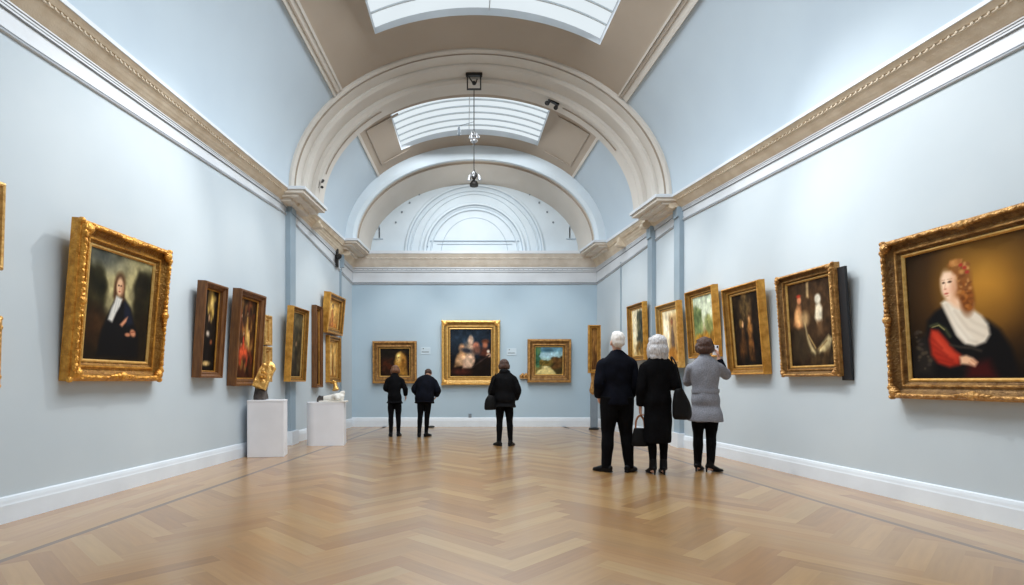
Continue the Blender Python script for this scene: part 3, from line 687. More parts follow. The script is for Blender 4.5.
# ------------------------------------------------------------------ framed pictures
PROFILES = {
 'ornate': [(0,0),(0,.55),(.05,.70),(.10,.72),(.14,.95),(.22,1.0),(.30,.96),(.36,.78),(.46,.60),(.58,.50),(.68,.50),(.72,.62),(.80,.62),(.84,.48),(.93,.36),(1,.34)],
 'plain':  [(0,0),(0,.7),(.06,.92),(.16,1.0),(.26,.95),(.34,.74),(.62,.56),(.74,.60),(.82,.58),(.88,.42),(1,.38)],
 'flat':   [(0,0),(0,.9),(.08,1.0),(.3,1.0),(.36,.84),(.66,.70),(.76,.76),(.86,.72),(.92,.5),(1,.45)],
}
def rect_sweep(mb, x0, x1, z0, z1, prof, B, dp, mi=0):
    rows = []
    for u, v in prof:
        i = u*B; rows.append([(x0+i, -v*dp, z0+i), (x1-i, -v*dp, z0+i), (x1-i, -v*dp, z1-i), (x0+i, -v*dp, z1-i)])
    mb.strip(rows, close_cols=True)
def picture(name, label, loc, rz, tilt, W, H, B, dp, art, fm='gold', style='plain', ornate=0, slip='slip', group=None, cat='painting', backing=None):
    root = empty(name, loc, (tilt, 0, rz)); tag(root, label, cat, group)
    mb = MB(); x0, x1, z0, z1 = -W/2, W/2, 0, H
    rect_sweep(mb, x0, x1, z0, z1, PROFILES[style], B, dp)
    mb.poly([(x0,0,z0),(x0,0,z1),(x1,0,z1),(x1,0,z0)])
    fr = mb.build('frame', M[fm], root, autosmooth=25)
    s = MB(); sw = min(.028, B*.2); b = B*.985
    rect_sweep(s, x0+b, x1-b, z0+b, z1-b, [(0,.30),(0,.40),(.5,.42),(1,.30),(1,.2)], sw, dp)
    s.build('inner_slip', M[slip], root)
    canvas_obj('canvas', art(), x0+b+sw*.9, x1-b-sw*.9, z0+b+sw*.9, z1-b-sw*.9, -dp*.24, root)
    if ornate:                                # carved leaves running round the frame, larger cartouches at corners and middles
        c = MB(); u = B*.22; step = B*.30 if ornate > 1 else B*.42
        for (ax, ay, bx, by) in ((x0+u, z0+u, x1-u, z0+u), (x1-u, z0+u, x1-u, z1-u), (x1-u, z1-u, x0+u, z1-u), (x0+u, z1-u, x0+u, z0+u)):
            L = math.hypot(bx-ax, by-ay); n = max(4, int(L/step)); dx, dz = (bx-ax)/L, (by-ay)/L
            for k in range(n):
                t = (k+.5)/n; px, pz = ax+(bx-ax)*t, ay+(by-ay)*t; r = B*.12
                mt = Matrix.Rotation(math.atan2(dz, dx) + (0.6 if k % 2 else -0.6), 4, (0, -1, 0))
                c.ball((px, -dp*1.0, pz), (r*1.3, r*.6, r*.6), 0, 8, 5, mt)
        rb = B*.085
        for (ax, az, bx, bz) in ((x0+u, z0+u, x1-u, z0+u), (x1-u, z0+u, x1-u, z1-u), (x1-u, z1-u, x0+u, z1-u), (x0+u, z1-u, x0+u, z0+u)): c.tube([(ax, -dp*.93, az, rb), (bx, -dp*.93, bz, rb)], 8, 1, ref=(.3, 1, .2))
        fuse('carved_leaf_band', c, M[fm], fr, max(.0055, B*.036), 1)
        spots = [(x0, z0, 1, 1), (x1, z0, -1, 1), (x0, z1, 1, -1), (x1, z1, -1, -1)]
        for cx_, cz_, sx, sz in spots:
            q = MB(); g = B*.42
            q.ball((cx_+sx*g, -dp*.95, cz_+sz*g), (B*.26, dp*.32, B*.26), 0, 12, 8)
            for k in range(7):
                an = PI/2*(k/6); R = B*.52
                mt = Matrix.Rotation(-an*sx*sz if True else 0, 4, (0, 1, 0))
                q.ball((cx_+sx*(B*.16+R*math.cos(an)*.95), -dp*.92, cz_+sz*(B*.16+R*math.sin(an)*.95)), (B*.17, dp*.24, B*.09), 0, 8, 6, Matrix.Rotation(-an*sx*sz, 4, (0, 1, 0)))
            for k in (1, 2, 3):
                q.ball((cx_+sx*(g+B*.34*k), -dp*.93, cz_+sz*B*.24), (B*.2, dp*.22, B*(.15-.02*k)), 0, 8, 6)
                q.ball((cx_+sx*B*.24, -dp*.93, cz_+sz*(g+B*.34*k)), (B*(.15-.02*k), dp*.22, B*.2), 0, 8, 6)
            q.ball((cx_+sx*B*.1, -dp*.7, cz_+sz*B*.1), (B*.16, dp*.3, B*.16), 0, 8, 6)
            q.build('corner_ornament', M[fm], fr, smooth=True)
        if ornate > 1:
            for mx, mz, hz in ((0, z1-B*.3, 1), (0, z0+B*.3, 1), (x0+B*.3, H/2, 0), (x1-B*.3, H/2, 0)):
                q = MB(); q.ball((mx, -dp*1.0, mz), (B*.24, dp*.28, B*.24), 0, 12, 8)
                for s_ in (-1, 1):
                    for k in (1, 2, 3):
                        o_ = s_*B*.26*k; q.ball((mx+(o_ if hz else 0), -dp*.98, mz+(0 if hz else o_)), ((B*.17, dp*.2, B*(.2-.04*k)) if hz else (B*(.2-.04*k), dp*.2, B*.17)), 0, 8, 6)
                q.build('centre_ornament', M[fm], fr, smooth=True)
    return root

A_L = math.atan2(1, .098); A_R = math.atan2(-1, .098)
def on_wall(side, pxl, ytl, ybl, pxr, ytr, ybr, dp, tilt, lift=0.0):
    """place a picture from its outline as measured on the photo: returns base point on the wall, rotation and size"""
    t = math.radians(tilt)
    off = dp*.7 + lift
    for _ in range(3):
        num, k0 = (4.415, -1) if side < 0 else (5.085, 1)
        Yl = (num-off)/(.098 + k0*(pxl-CX)/F); Yr = (num-off)/(.098 + k0*(pxr-CX)/F)
        zl = [CH+(CY-y)/F*Yl for y in (ytl, ybl)]; zr = [CH+(CY-y)/F*Yr for y in (ytr, ybr)]
        zt = (zl[0]+zr[0])/2; zb = (zl[1]+zr[1])/2; H = (zt-zb)/math.cos(t)
        off = dp*.8 + H*.5*math.sin(t) + lift
    Ym = (Yl+Yr)/2; W = abs(Yr-Yl)*math.hypot(1, .098)
    return Vector((side*(w(Ym)-.004-lift), Ym, zb)), (A_L if side < 0 else A_R), t, W, H
def wall_pic(name, label, side, q, dp, tilt, B, art, lift=0.0, **kw):
    loc, rz, t, W, H = on_wall(side, *q, dp, tilt, lift)
    return picture(name, label, loc, rz, t, W, H, B, dp, art, **kw)
GL, GR, GB = 'pictures on the wall with two plinths', 'pictures on the wall behind the three close visitors', 'pictures on the end wall'
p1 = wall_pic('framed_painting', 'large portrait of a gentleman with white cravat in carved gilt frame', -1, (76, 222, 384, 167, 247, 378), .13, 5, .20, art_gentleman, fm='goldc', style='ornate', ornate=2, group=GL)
wall_pic('framed_painting', 'narrow dark upright painting in brown frame next to the gentleman portrait', -1, (202, 280, 380, 224.5, 287, 375), .13, 4, .085, art_dark_portrait, fm='brown', style='flat', slip='gold', group=GL)
wall_pic('framed_painting', 'reddish crowded scene in deep brown frame behind the gilded fragment on its plinth', -1, (237, 288.5, 388, 262.5, 295.5, 383), .14, 4, .105, art_red_scene, fm='brown', style='flat', slip='gold', group=GL)
wall_pic('framed_painting', 'small pale gilt panel, upper of two beside the reddish crowded scene', -1, (264.3, 314, 345, 271.5, 316.5, 345.5), .10, 0, .09, art_gold_relief, fm='goldp', style='flat', group=GL)
wall_pic('framed_painting', 'small pale gilt panel, lower of two beside the reddish crowded scene', -1, (264.3, 346.5, 383, 271.5, 346.8, 381), .10, 0, .09, art_gold_relief, fm='goldp', style='flat', group=GL)
wall_pic('framed_painting', 'narrow dim green painting in gold frame hung beside the bluish pilaster', -1, (291, 304.5, 382.5, 306.8, 311, 380.5), .13, 3, .085, art_green_panel, lift=.085, fm='gold', style='plain', group=GL)
wall_pic('framed_painting', 'tall narrow amber panel in brown frame behind the second plinth', -1, (315.5, 305, 389, 322.3, 307, 386), .11, 0, .065, art_amber_panel, fm='brown', style='flat', slip='gold', group=GL)
wall_pic('framed_painting', 'small gold figure panel tilting forward above a gilt relief', -1, (328, 291, 333, 343.3, 298.5, 334.5), .16, 5, .13, art_gold_saint, fm='gold', style='flat', group=GL)
wall_pic('framed_painting', 'gilt relief panel hung directly under the tilted gold figure panel', -1, (328.8, 336, 384, 340.5, 337, 381), .10, 0, .11, art_gold_relief, fm='gold', style='flat', group=GL)
# pictures at the frame edge nearest the camera
wall_pic('framed_painting', 'gilt edge of a picture cut off by the photo edge, the upper one', -1, (-92, 150, 262, 5, 180, 260), .09, 2, .14, art_amber_panel, fm='goldp', style='plain', group=GL)
wall_pic('framed_painting', 'gilt edge of a picture cut off by the photo edge, the lower one', -1, (-92, 315, 402, 1.5, 308, 376), .09, 2, .14, art_brown_plain, fm='goldp', style='plain', ornate=1, group=GL)

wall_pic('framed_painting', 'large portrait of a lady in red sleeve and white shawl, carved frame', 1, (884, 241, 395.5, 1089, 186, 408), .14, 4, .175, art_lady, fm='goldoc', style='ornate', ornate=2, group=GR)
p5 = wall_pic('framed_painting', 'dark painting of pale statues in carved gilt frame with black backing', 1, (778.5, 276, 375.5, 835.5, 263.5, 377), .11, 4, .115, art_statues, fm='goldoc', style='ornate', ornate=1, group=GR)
wall_pic('framed_painting', 'dark amber figure painting in wide gold frame beside the raised phone', 1, (725, 288.5, 374, 761.5, 280, 374.5), .12, 5, .115, art_dark_amber, fm='gold', style='plain', group=GR)
wall_pic('framed_painting', 'misty green and yellow landscape in gold frame above brown haired visitor', 1, (687, 291, 357, 714.5, 285.5, 358), .12, 4, .105, art_misty_green, fm='gold', style='plain', group=GR)
wall_pic('framed_painting', 'cream painting of a dark standing figure in bright gold frame', 1, (657, 306, 367, 678.5, 300, 369), .12, 3, .11, art_cream_figure, lift=.075, fm='goldl', style='plain', group=GR)
wall_pic('framed_painting', 'pale painting with dark trees in gold frame between the old couple', 1, (628, 306.5, 360, 644, 301, 361), .11, 2, .095, art_pale_tree, lift=.075, fm='gold', style='plain', group=GR)
# the black backing board that stands proud behind the statues picture
bm_ = MB(); loc, rz, t, W, H = on_wall(1, 778.5, 276, 375.5, 835.5, 263.5, 377, .11, 4)
bm_.box((W/2-.03, -.035, -.05), (W/2+.11, -.004, H-.07)); bm_.build('backing_board', M['board'], p5)
hk = MB()
W1 = on_wall(-1, 76, 222, 384, 167, 247, 378, .13, 5)[3]
for z in (.2, .75): hk.tube([(W1/2-.02, -.05, z, .006), (W1/2+.1, -.05, z, .006)], 8, 1, ref=(0, 0, 1))
for k, z in enumerate((.2, .75)):
    h_ = MB(); h_.tube([(W1/2-.02, -.05, z, .006), (W1/2+.09, -.05, z, .006)], 8, 1, ref=(0, 0, 1)); h_.ball((W1/2+.09, -.05, z), .012, 0, 8, 5); h_.build('side_peg', M['iron'], p1)

def back_pic(label, x0, y0, x1, y1, dp, B, art, **kw):
    Yf = D-dp*.9; a = ZX(x0, y0, Yf); b = ZX(x1, y1, Yf)
    return picture('framed_painting', label, ((a.x+b.x)/2, D-.004, b.z), 0, math.radians(2), b.x-a.x, a.z-b.z, B, dp, art, group=GB, **kw)
back_pic('dark picture with a golden face in gold frame, above the slim visitor', 372.6, 341, 416.7, 383.3, .12, .175, art_golden_face, fm='goldo', style='flat')
back_pic('largest picture on the end wall, pale figures grouped in wide gilt frame', 441.5, 320.3, 500, 385, .14, .21, art_group, fm='goldl', style='plain', ornate=1)
back_pic('landscape with blue sky and sandy path in heavy gold frame', 527.7, 339, 571, 382.3, .14, .19, art_landscape, fm='goldo', style='flat')

# small ornament bracket beside the landscape, labels, socket
mb = MB(); c = ZX(524, 376, D-.06)
for k in range(5): mb.ball((c.x-.08+.045*k, D-.05, c.z+(.03 if k % 2 else -.01)), (.045, .05, .05), 0, 8, 6)
mb.box((c.x-.1, D-.08, c.z-.07), (c.x+.12, D-.002, c.z-.04))
tag(mb.build('wall_bracket', M['goldo'], smooth=False, autosmooth=40), 'small dark carved bracket on the end wall beside the landscape picture', 'bracket')
def wall_label(px, py, label):
    root = empty('wall_label', (ZX(px, py, D).x, D-.002, ZX(px, py, D).z)); tag(root, label, 'label', 'white wall labels on the end wall')
    a = MB(); a.box((-.13, -.008, -.09), (.13, 0, .1)); a.build('card', M['card'], root, bevel=.002)
    b = MB(); b.box((-.1, -.011, -.035), (.09, -.008, -.018)); b.build('text_line', M['ink'], root)
    b = MB(); b.box((-.07, -.011, .05), (-.045, -.008, .075)); b.build('text_dot', M['ink'], root)
wall_label(425.5, 351, 'small white wall label between the golden face and the largest picture')
wall_label(511.5, 352, 'small white wall label between the largest picture and the landscape')
c = ZX(470, 415.5, D); mb = MB(); mb.box((c.x-.04, D-.025, c.z-.05), (c.x+.04, D-.002, c.z+.05)); mb.ball((c.x, D-.025, c.z), (.02, .01, .02), 0, 10, 6)
tag(mb.build('wall_socket', M['postg'], bevel=0), 'small grey socket low on the end wall under the largest picture', 'socket')

# ------------------------------------------------------------------ plinths and what stands on them
def plinth(label, cx, cy, wd, dpth, h, rz, rnd=0.0):
    root = empty('plinth', (cx, cy, 0), (0, 0, rz)); tag(root, label, 'plinth', 'white display plinths')
    mb = MB(); mb.box((-wd/2, -dpth/2, 0.0), (wd/2, dpth/2, h-.03)); mb.build('plinth_body', M['plinth'], root, bevel=.006)
    mb = MB(); mb.box((-wd/2-.004, -dpth/2-.004, h-.03), (wd/2+.004, dpth/2+.004, h)); mb.build('plinth_top', M['plinth'], root, bevel=.005)
    return root
q0 = floorpt(247.5, 457.5); q1 = floorpt(284, 457)
P1x = (q0.x+q1.x)/2-.031; P1y = (q0.y+q1.y)/2+.178; wd1 = (q1-q0).length
plinth('square white plinth carrying a gilded fragment, near the reddish scene', P1x, P1y, wd1, .36, .915, rad(9))
q0 = floorpt(306.5, 445.5); q1 = floorpt(343, 446)
P2x = (q0.x+q1.x)/2-.022; P2y = (q0.y+q1.y)/2+.21; wd2 = (q1-q0).length
root = empty('plinth', (P2x, P2y, 0), (0, 0, rad(6))); tag(root, 'white plinth with one rounded corner carrying broken white plaster pieces', 'plinth', 'white display plinths')
def round_box(wd, dpth, z0, z1, r):
    pts = [(wd/2, -dpth/2), (wd/2, dpth/2), (-wd/2, dpth/2)]
    for k in range(9):
        a = PI + PI/2*k/8; pts.append((-wd/2+r+r*math.cos(a), -dpth/2+r+r*math.sin(a)))
    m_ = MB(); n = len(pts); lo = [(x, y, z0) for x, y in pts]; hi = [(x, y, z1) for x, y in pts]
    m_.strip([lo, hi], close_cols=True); m_.poly(lo[::-1]); m_.poly(hi); return m_
round_box(wd2, .42, 0, .79, .18).build('plinth_body', M['plinth'], root, autosmooth=40)
round_box(wd2+.01, .43, .79, .815, .185).build('plinth_top', M['plinth'], root, autosmooth=40)

# gilded fragment leaning on a dark stone
g0 = ZX(261, 400, P1y-.02)
root = empty('gilded_fragment', (g0.x, P1y-.02, .915)); tag(root, 'tilted gilded fragment on a dark stone, standing on the square plinth', 'sculpture')
mb = MB(); mb.tube([(0,0,0,.12,.1), (-.005,0,.08,.115,.095), (.0,0,.17,.10,.085), (.02,.0,.25,.085,.07)], 14, 3); mb.ball((.05,-.06,.1), (.05,.04,.07)); fuse('stone_base', mb, M['dstone'], root, .012, 2, tex=.012, texscale=.06)
mb = MB(); mtx = Matrix.Translation((.06, -.02, .38)) @ Matrix.Rotation(rad(20), 4, 'Y') @ Matrix.Rotation(rad(-18), 4, 'X')
mb.box((-.115, -.04, -.21), (.115, .04, .20), 0, mtx); mb.ball((0,0,0), (.1,.038,.07), 0, 12, 8, mtx @ Matrix.Translation((0,0,.2)))
fuse('gilt_panel', mb, M['goldl'], root, .01, 3, tex=.012, texscale=.05)
mb = MB()
for k in range(6): mb.ball((.03+.025*(k % 3), -.075-.01*(k//3), .3+.07*(k//2)), (.03,.02,.025), 0, 8, 6)
fuse('relief_figure', mb, M['gold'], root, .008, 2)

# plaster pieces on the second plinth
s0 = ZX(334, 403, P2y-.05)
root = empty('plaster_fragment', (s0.x, P2y-.05, .815)); tag(root, 'white plaster fragment of a reclining figure lying on the rounded plinth', 'sculpture')
mb = MB(); mb.tube([(-.2,0,.05,.05,.07),(-.1,0,.06,.06,.08),(.0,.01,.075,.06,.085),(.1,0,.09,.07,.085),(.19,.01,.08,.05,.06)], 12, 3, ref=(0,0,1)); mb.tube([(-.04,-.03,.05,.04),(.03,-.06,.13,.038),(.1,-.08,.05,.035)], 10, 3, ref=(0,1,0)); mb.tube([(.1,.02,.1,.045),(.14,.03,.17,.04),(.2,.03,.19,.03)], 10, 2, ref=(0,1,0))
fuse('reclining_figure', mb, M['plaster'], root, .012, 3, tex=.012, texscale=.06)
mb = MB(); mb.box((-.26, -.14, 0), (.25, .12, .03)); mb.build('base_slab', M['plaster'], root, bevel=.006)
s1 = ZX(321.5, 403, P2y); mb = MB(); mb.tube([(0,0,0,.075,.07),(0,0,.05,.07,.065),(.01,0,.12,.05,.05)], 12, 3)
o = fuse('stone_fragment', mb, M['dstone'], None, .01, 2, tex=.01, texscale=.05); o.location = (s1.x-.02, P2y+.02, .815)
tag(o, 'small dark stone fragment at the corner of the rounded plinth', 'stone')
g2 = ZX(341.5, 391, 12.6)
mb = MB(); mb.tube([(0,0,.22,.03),(0.01,-.02,.1,.05),(.03,-.05,.0,.09,.06)], 12, 3); mb.ball((-.06,-.03,.2), (.07,.05,.05)); mb.ball((-.14,0,.22), (.06,.05,.04))
gx = -w(13.3)+.11
o = fuse('gilt_wall_bracket', mb, M['goldl'], None, .01, 3); o.location = (gx, 13.25, 1.0); tag(o, 'bright gilt scroll bracket on the wall under the gilt relief panel', 'bracket')

# display stand in the far corner
st = floorpt(594, 429.5)
root = empty('display_stand', (st.x, st.y, 0)); tag(root, 'tall narrow gilt panel on a grey post standing in the far corner', 'stand')
mb = MB(); mb.tube([(0,0,0,.13),(0,0,.03,.13),(0,0,.045,.1),(0,0,.06,.06)], 20, 1); mb.build('stand_base', M['iron'], root, autosmooth=40)
mb = MB(); mb.box((-.085,-.05,.05), (.085,.05,.9)); mb.build('post', M['postg'], root, bevel=.008)
mb = MB(); rect_sweep(mb, -.16, .15, 1.42, 2.62, PROFILES['flat'], .09, .1); mb.poly([(-.16,0,1.42),(-.16,0,2.62),(.15,0,2.62),(.15,0,1.42)]); mb.build('gilt_panel_frame', M['gold'], root)
canvas_obj('panel', art_brown_plain(), -.075, .065, 1.505, 2.535, -.03, root)
mb = MB(); mb.tube([(-.03,-.01,1.43,.06,.03),(-.02,-.01,1.2,.055,.03),(-.05,-.02,.98,.07,.04),(-.02,-.02,.88,.05,.04)], 12, 3); fuse('gilt_scroll', mb, M['goldo'], root, .01, 3, tex=.01, texscale=.05)

# ------------------------------------------------------------------ hanging light, spotlights, cables
hy = 10.85; crown = VP(PI/2, hy, .2, .2*.6)
hx = ZX(474, 100, hy).x
root = empty('hanging_light', (hx, hy, 0)); tag(root, 'wire hung light with two small lamp clusters below the big ceiling arch', 'hanging light')
zt_ = crown.z
mb = MB(); mb.box((-.14,-.03,zt_-.28), (-.115,.0,zt_)); mb.box((.115,-.03,zt_-.28), (.14,.0,zt_)); mb.box((-.14,-.03,zt_-.30), (.14,.0,zt_-.275)); mb.box((-.16,-.05,zt_-.03), (.16,.03,zt_+.03))
mb.tube([(-.1,-.02,zt_-.05,.012),(-.04,-.04,zt_-.15,.012),(.02,-.02,zt_-.2,.012),(.06,-.04,zt_-.1,.012)], 8, 3); mb.ball((0,-.02,zt_-.17), .04)
mb.build('ceiling_bracket', M['iron'], root)
zl1, zl2 = ZX(0, 138, hy).z, ZX(0, 178, hy).z
mb = MB(); mb.tube([(0,0,zl2,.009),(0,0,zt_-.28,.009)], 8, 1); mb.build('wire', M['iron'], root)
def cluster(zc, s, nm, m):
    q = MB(); q.tube([(0,0,zc-.10*s,.03*s),(0,0,zc-.04*s,.07*s),(0,0,zc+.03*s,.07*s),(0,0,zc+.1*s,.025*s)], 12, 2); q.tube([(0,0,zc-.26*s,.09*s),(0,0,zc-.2*s,.1*s),(0,0,zc-.12*s,.04*s)], 14, 2)
    c_ = q.build(nm, m, root, autosmooth=40)
    for k in range(3):
        an = 2*PI*k/3+.4; a = MB(); a.tube([(0,0,zc,.012*s),(.1*s*math.cos(an),.1*s*math.sin(an),zc+.03*s,.012*s),(.13*s*math.cos(an),.13*s*math.sin(an),zc-.03*s,.035*s),(.14*s*math.cos(an),.14*s*math.sin(an),zc-.1*s,.05*s)], 10, 2); a.build('lamp_arm', M['chrome'], c_, smooth=True)
cluster(zl1+.08, .62, 'upper_lamp', M['chrome']); cluster(zl2+.06, .85, 'lower_lamp', M['iron'])
mb = MB(); z_ = ZX(0, 130, hy).z; mb.tube([(-.29,0,z_-.1,.03),(-.29,0,z_,.035),(-.29,0,z_+.06,.012)], 10, 2); mb.tube([(0,0,z_+.16,.006),(-.29,0,z_+.08,.006),(-.29,0,z_+.02,.006)], 6, 1, ref=(0,1,0)); mb.build('side_sensor', M['postg'], root)

def rib_spot(label, t, y, d, k=1.0):
    p = VP(rad(t), y, d, d*.6); root = empty('ceiling_spotlight', p, (0, rad(90-t), 0)); root.scale = (k, k, k); tag(root, label, 'spotlight', 'small spotlights on the ceiling arch')
    m_ = MB(); m_.box((-.14,-.04,-.02), (.14,.04,.02)); m_.build('mounting_plate', M['iron'], root)
    for s_ in (-1, 1):
        a = MB(); a.tube([(s_*.08,0,-.02,.012),(s_*.08,0,-.07,.012),(s_*.1,-.06,-.12,.045),(s_*.12,-.14,-.16,.05)], 10, 2); a.build('lamp_head', M['iron'], root, smooth=True)
rib_spot('black twin spotlight fixed on the ceiling arch above the old couple', 62, 11.15, .27, .85)
rib_spot('small dark lamp at the foot of the ceiling arch over the bluish pilaster', 172, 11.0, .28, .55)
def rib_cable(label, t0, t1, y, d):
    m_ = MB(); m_.tube([tuple(VP(rad(t), y, d+.012, (d+.012)*.6))+(.012,) for t in np.linspace(t0, t1, 14)], 6, 2)
    tag(m_.build('cable', M['ribline'], smooth=True), label, 'cable', 'cables along the ceiling arch')
rib_cable('thin cable along the ceiling arch below the twin spotlight', 30, 58, 11.2, .26)
rib_cable('thin cable along the ceiling arch over the wall with plinths', 128, 165, 11.2, .26)
cb = ZX(341, 258, 13.6)
root = empty('security_camera', (-w(13.6)+.03, 13.6, cb.z)); tag(root, 'small dark security camera under the cornice near the far corner', 'camera')
mb = MB(); mb.box((-.02,-.05,-.22), (.05,.05,.22)); mb.build('camera_bracket', M['iron'], root, bevel=.006)
mb = MB(); mb.tube([(.04,.02,.05,.045),(.08,-.05,.04,.06),(.1,-.16,.0,.06),(.105,-.17,-.005,.045)], 12, 2); mb.build('camera_body', M['iron'], root, smooth=True)
fd = floorpt(431.5, 427.8)
mb = MB(); mb.ball((fd.x, fd.y, .03), (.09,.05,.03)); mb.ball((fd.x-.06, fd.y, .025), (.05,.04,.025))
o = fuse('floor_socket_cover', mb, M['iron'], None, .008, 2); tag(o, 'small dark cover on the floor by the end wall skirting', 'floor cover')

# ------------------------------------------------------------------ people
def hand_mb(mb, wr, d, nrm, curl=.5, s=1.0, thumb=1):
    """wrist point, direction of the hand, palm normal; palm, four unequal bent fingers and a thumb"""
    d = Vector(d).normalized(); nrm = (Vector(nrm) - d*Vector(nrm).dot(d)).normalized(); sd = d.cross(nrm)*thumb; wr = Vector(wr)
    def T(p, r, r2=None): return (p.x, p.y, p.z, r*s, (r2 or r)*s)
    mb.tube([T(wr, .024, .02), T(wr+d*.03*s, .033, .017), T(wr+d*.075*s, .04, .015), T(wr+d*.095*s, .038, .012)], 12, 2, ref=nrm)
    for k, (o, L) in enumerate(((.030, .070), (.010, .080), (-.010, .075), (-.029, .058))):
        b = wr + d*.085*s + sd*o*s; a1, a2 = curl*.7, curl*1.7
        p1 = b + (d*math.cos(a1)+nrm*math.sin(a1))*L*.45*s; p2 = p1 + (d*math.cos(a2)+nrm*math.sin(a2))*L*.33*s; p3 = p2 + (d*math.cos(a2+curl*.6)+nrm*math.sin(a2+curl*.6))*L*.25*s
        mb.tube([T(b-d*.02*s, .009), T(b, .0092), T(p1, .0085), T(p2, .0078), T(p3, .006)], 8, 2, ref=sd)
    t0 = wr + d*.03*s + sd*.026*s; t1 = t0 + (d*.6+sd*.7+nrm*.25).normalized()*.038*s; t2 = t1 + (d*.9+sd*.2+nrm*.4).normalized()*.034*s
    mb.tube([T(t0-sd*.01*s, .012), T(t0, .012), T(t1, .0105), T(t2, .008)], 8, 2, ref=nrm)

def person(label, loc, rz, H, pose, wear):
    """pose and wear are dictionaries; local frame: x to the right, y forwards, z up, for a 1.75 m figure scaled to H"""
    S = H/1.75; root = empty('person', loc, (0, 0, rz)); tag(root, label, 'person')
    bend = pose.get('bend', 0.0); sway = pose.get('sway', 0.0)
    def B_(p):                                                 # lean of the upper body
        x, y, z = p[:3]; k = max(0, z-.93)
        return ((x+sway*k)*S, (y+bend*k*k)*S, (z-abs(bend)*.25*k*k)*S) + tuple(r*S for r in p[3:])
    hp = pose.get('head_pitch', 0.0); hyaw = pose.get('head_yaw', 0.0)
    Rm = Matrix.Rotation(hyaw, 3, 'Z') @ Matrix.Rotation(-hp, 3, 'X'); piv = Vector((0, 0, 1.53))
    nb = Vector(B_((0, 0, 1.53)))
    def Hd(p):
        v = Rm @ (Vector(p[:3])-piv); v = v*S + nb; return (v.x, v.y, v.z) + tuple(r*S for r in p[3:])
    Rh = (Rm).to_4x4()
    def hball(mb, c, r): mb.ball(Hd(c), tuple(q*S for q in r), 0, 16, 10, Rh)
    st = pose.get('stance', .09); legs = {}
    for sx, key in ((-1, 'L'), (1, 'R')):
        fx, fy, fr = pose.get('foot'+key, (sx*st, 0.0, sx*.25))
        kx, ky = pose.get('knee'+key, (sx*.085+(fx-sx*.085)*.55, fy*.45+.02))
        legs[key] = dict(hip=(sx*.085, 0, .92), knee=(kx, ky, .50), ank=(fx, fy, .085), rot=fr)
    def leg_tube(mb, key, k, cut=.0, low=.09, add=0.0):
        g = legs[key]; h, n, a = g['hip'], g['knee'], g['ank']
        mid = [(h[i]*.5+n[i]*.5) for i in range(3)]; calf = [n[i]*.62+a[i]*.38 for i in range(3)]
        calf[1] -= .015
        hk_ = .72 if wear['hem'] < .82 else 1.0
        pts = [(h[0]*(.85 if hk_ < 1 else 1), h[1], h[2]+.03, .095*k*hk_+add, .105*k*hk_+add), (mid[0], mid[1], mid[2], .08*k+add, .088*k+add), (n[0], n[1], n[2], .058*k+add, .062*k+add), (calf[0], calf[1], calf[2], .054*k+add, .058*k+add), (a[0], a[1], low+.06, .04*k+add, .044*k+add), (a[0], a[1], low, .038*k+add, .042*k+add)]
        mb.tube([tuple(v*S for v in p) for p in pts], 14, 3)
    wk = wear.get('build', 1.0)
    torso = [(0,0,.86,.15*wk,.10*wk),(0,-.005,.95,.155*wk,.11*wk),(0,0,1.08,.132*wk,.095*wk),(0,.0,1.22,.15*wk,.108*wk),(0,-.005,1.34,.168*wk,.108*wk),(0,-.01,1.405,.158*wk,.09*wk),(0,-.01,1.455,.115,.075),(0,0,1.505,.06,.058),(0,.01,1.57,.052,.054)]
    arms = {}
    for sx, key in ((-1, 'L'), (1, 'R')):
        sh = (sx*.165*wk, 0, 1.365); el = pose.get('elbow'+key, (sx*.225, -.02, 1.10)); wr = pose.get('wrist'+key, (sx*.22, .07, .89))
        arms[key] = (sh, el, wr)
    def arm_tube(mb, key, k, to=1.0, add=0.0, cuff=1.0):
        sh, el, wr = [Vector(p) for p in arms[key]]; e = el + (wr-el)*to
        pts = [(sh.x*.75, sh.y, sh.z+.005, .048*k+add*.7), (sh.x, sh.y, sh.z, .05*k+add*.7), tuple(sh*.5+el*.5)+(.046*k+add*.8,), tuple(el)+(.042*k+add,), tuple(el*.5+e*.5)+((.037*k+add)*cuff,), tuple(e)+((.028*k+add)*cuff,)]
        mb.tube([B_(p) for p in pts], 12, 3, ref=(.3, .9, .1))
    # ---- the body itself
    mb = MB()
    mb.tube([B_(p[:3]+(p[3]*.9, p[4]*.9)) for p in torso], 16, 3)
    for key, sx in (('L', -1), ('R', 1)):
        leg_tube(mb, key, .82); arm_tube(mb, key, .85)
        a = legs[key]['ank']; fr = legs[key]['rot']; f = Vector((math.sin(fr), math.cos(fr), 0)); c = Vector(a)
        mb.tube([tuple(q*S for q in tuple(c-f*.05+Vector((0,0,-.04))))+(.024*S,.024*S), tuple(q*S for q in tuple(c+f*.06+Vector((0,0,-.05))))+(.028*S,.022*S), tuple(q*S for q in tuple(c+f*.125+Vector((0,0,-.06))))+(.026*S,.012*S)], 10, 2, ref=(0,0,1))
        sh, el, wr = [Vector(B_(p)) for p in arms[key]]
        hd = pose.get('hand'+key, None); dirv = Vector(hd[0]) if hd else (wr-el); nr = Vector(hd[1]) if hd else Vector((-sx, 0.2, 0))
        hand_mb(mb, wr, dirv, nr, hd[2] if hd else .45, S*.98, hd[3] if hd else (1 if sx > 0 else -1))
    mb.tube([B_((0,-.005,1.45,.06,.06)), B_((0,0,1.52,.055,.057)), Hd((0,.012,1.58,.055,.058))], 14, 3)
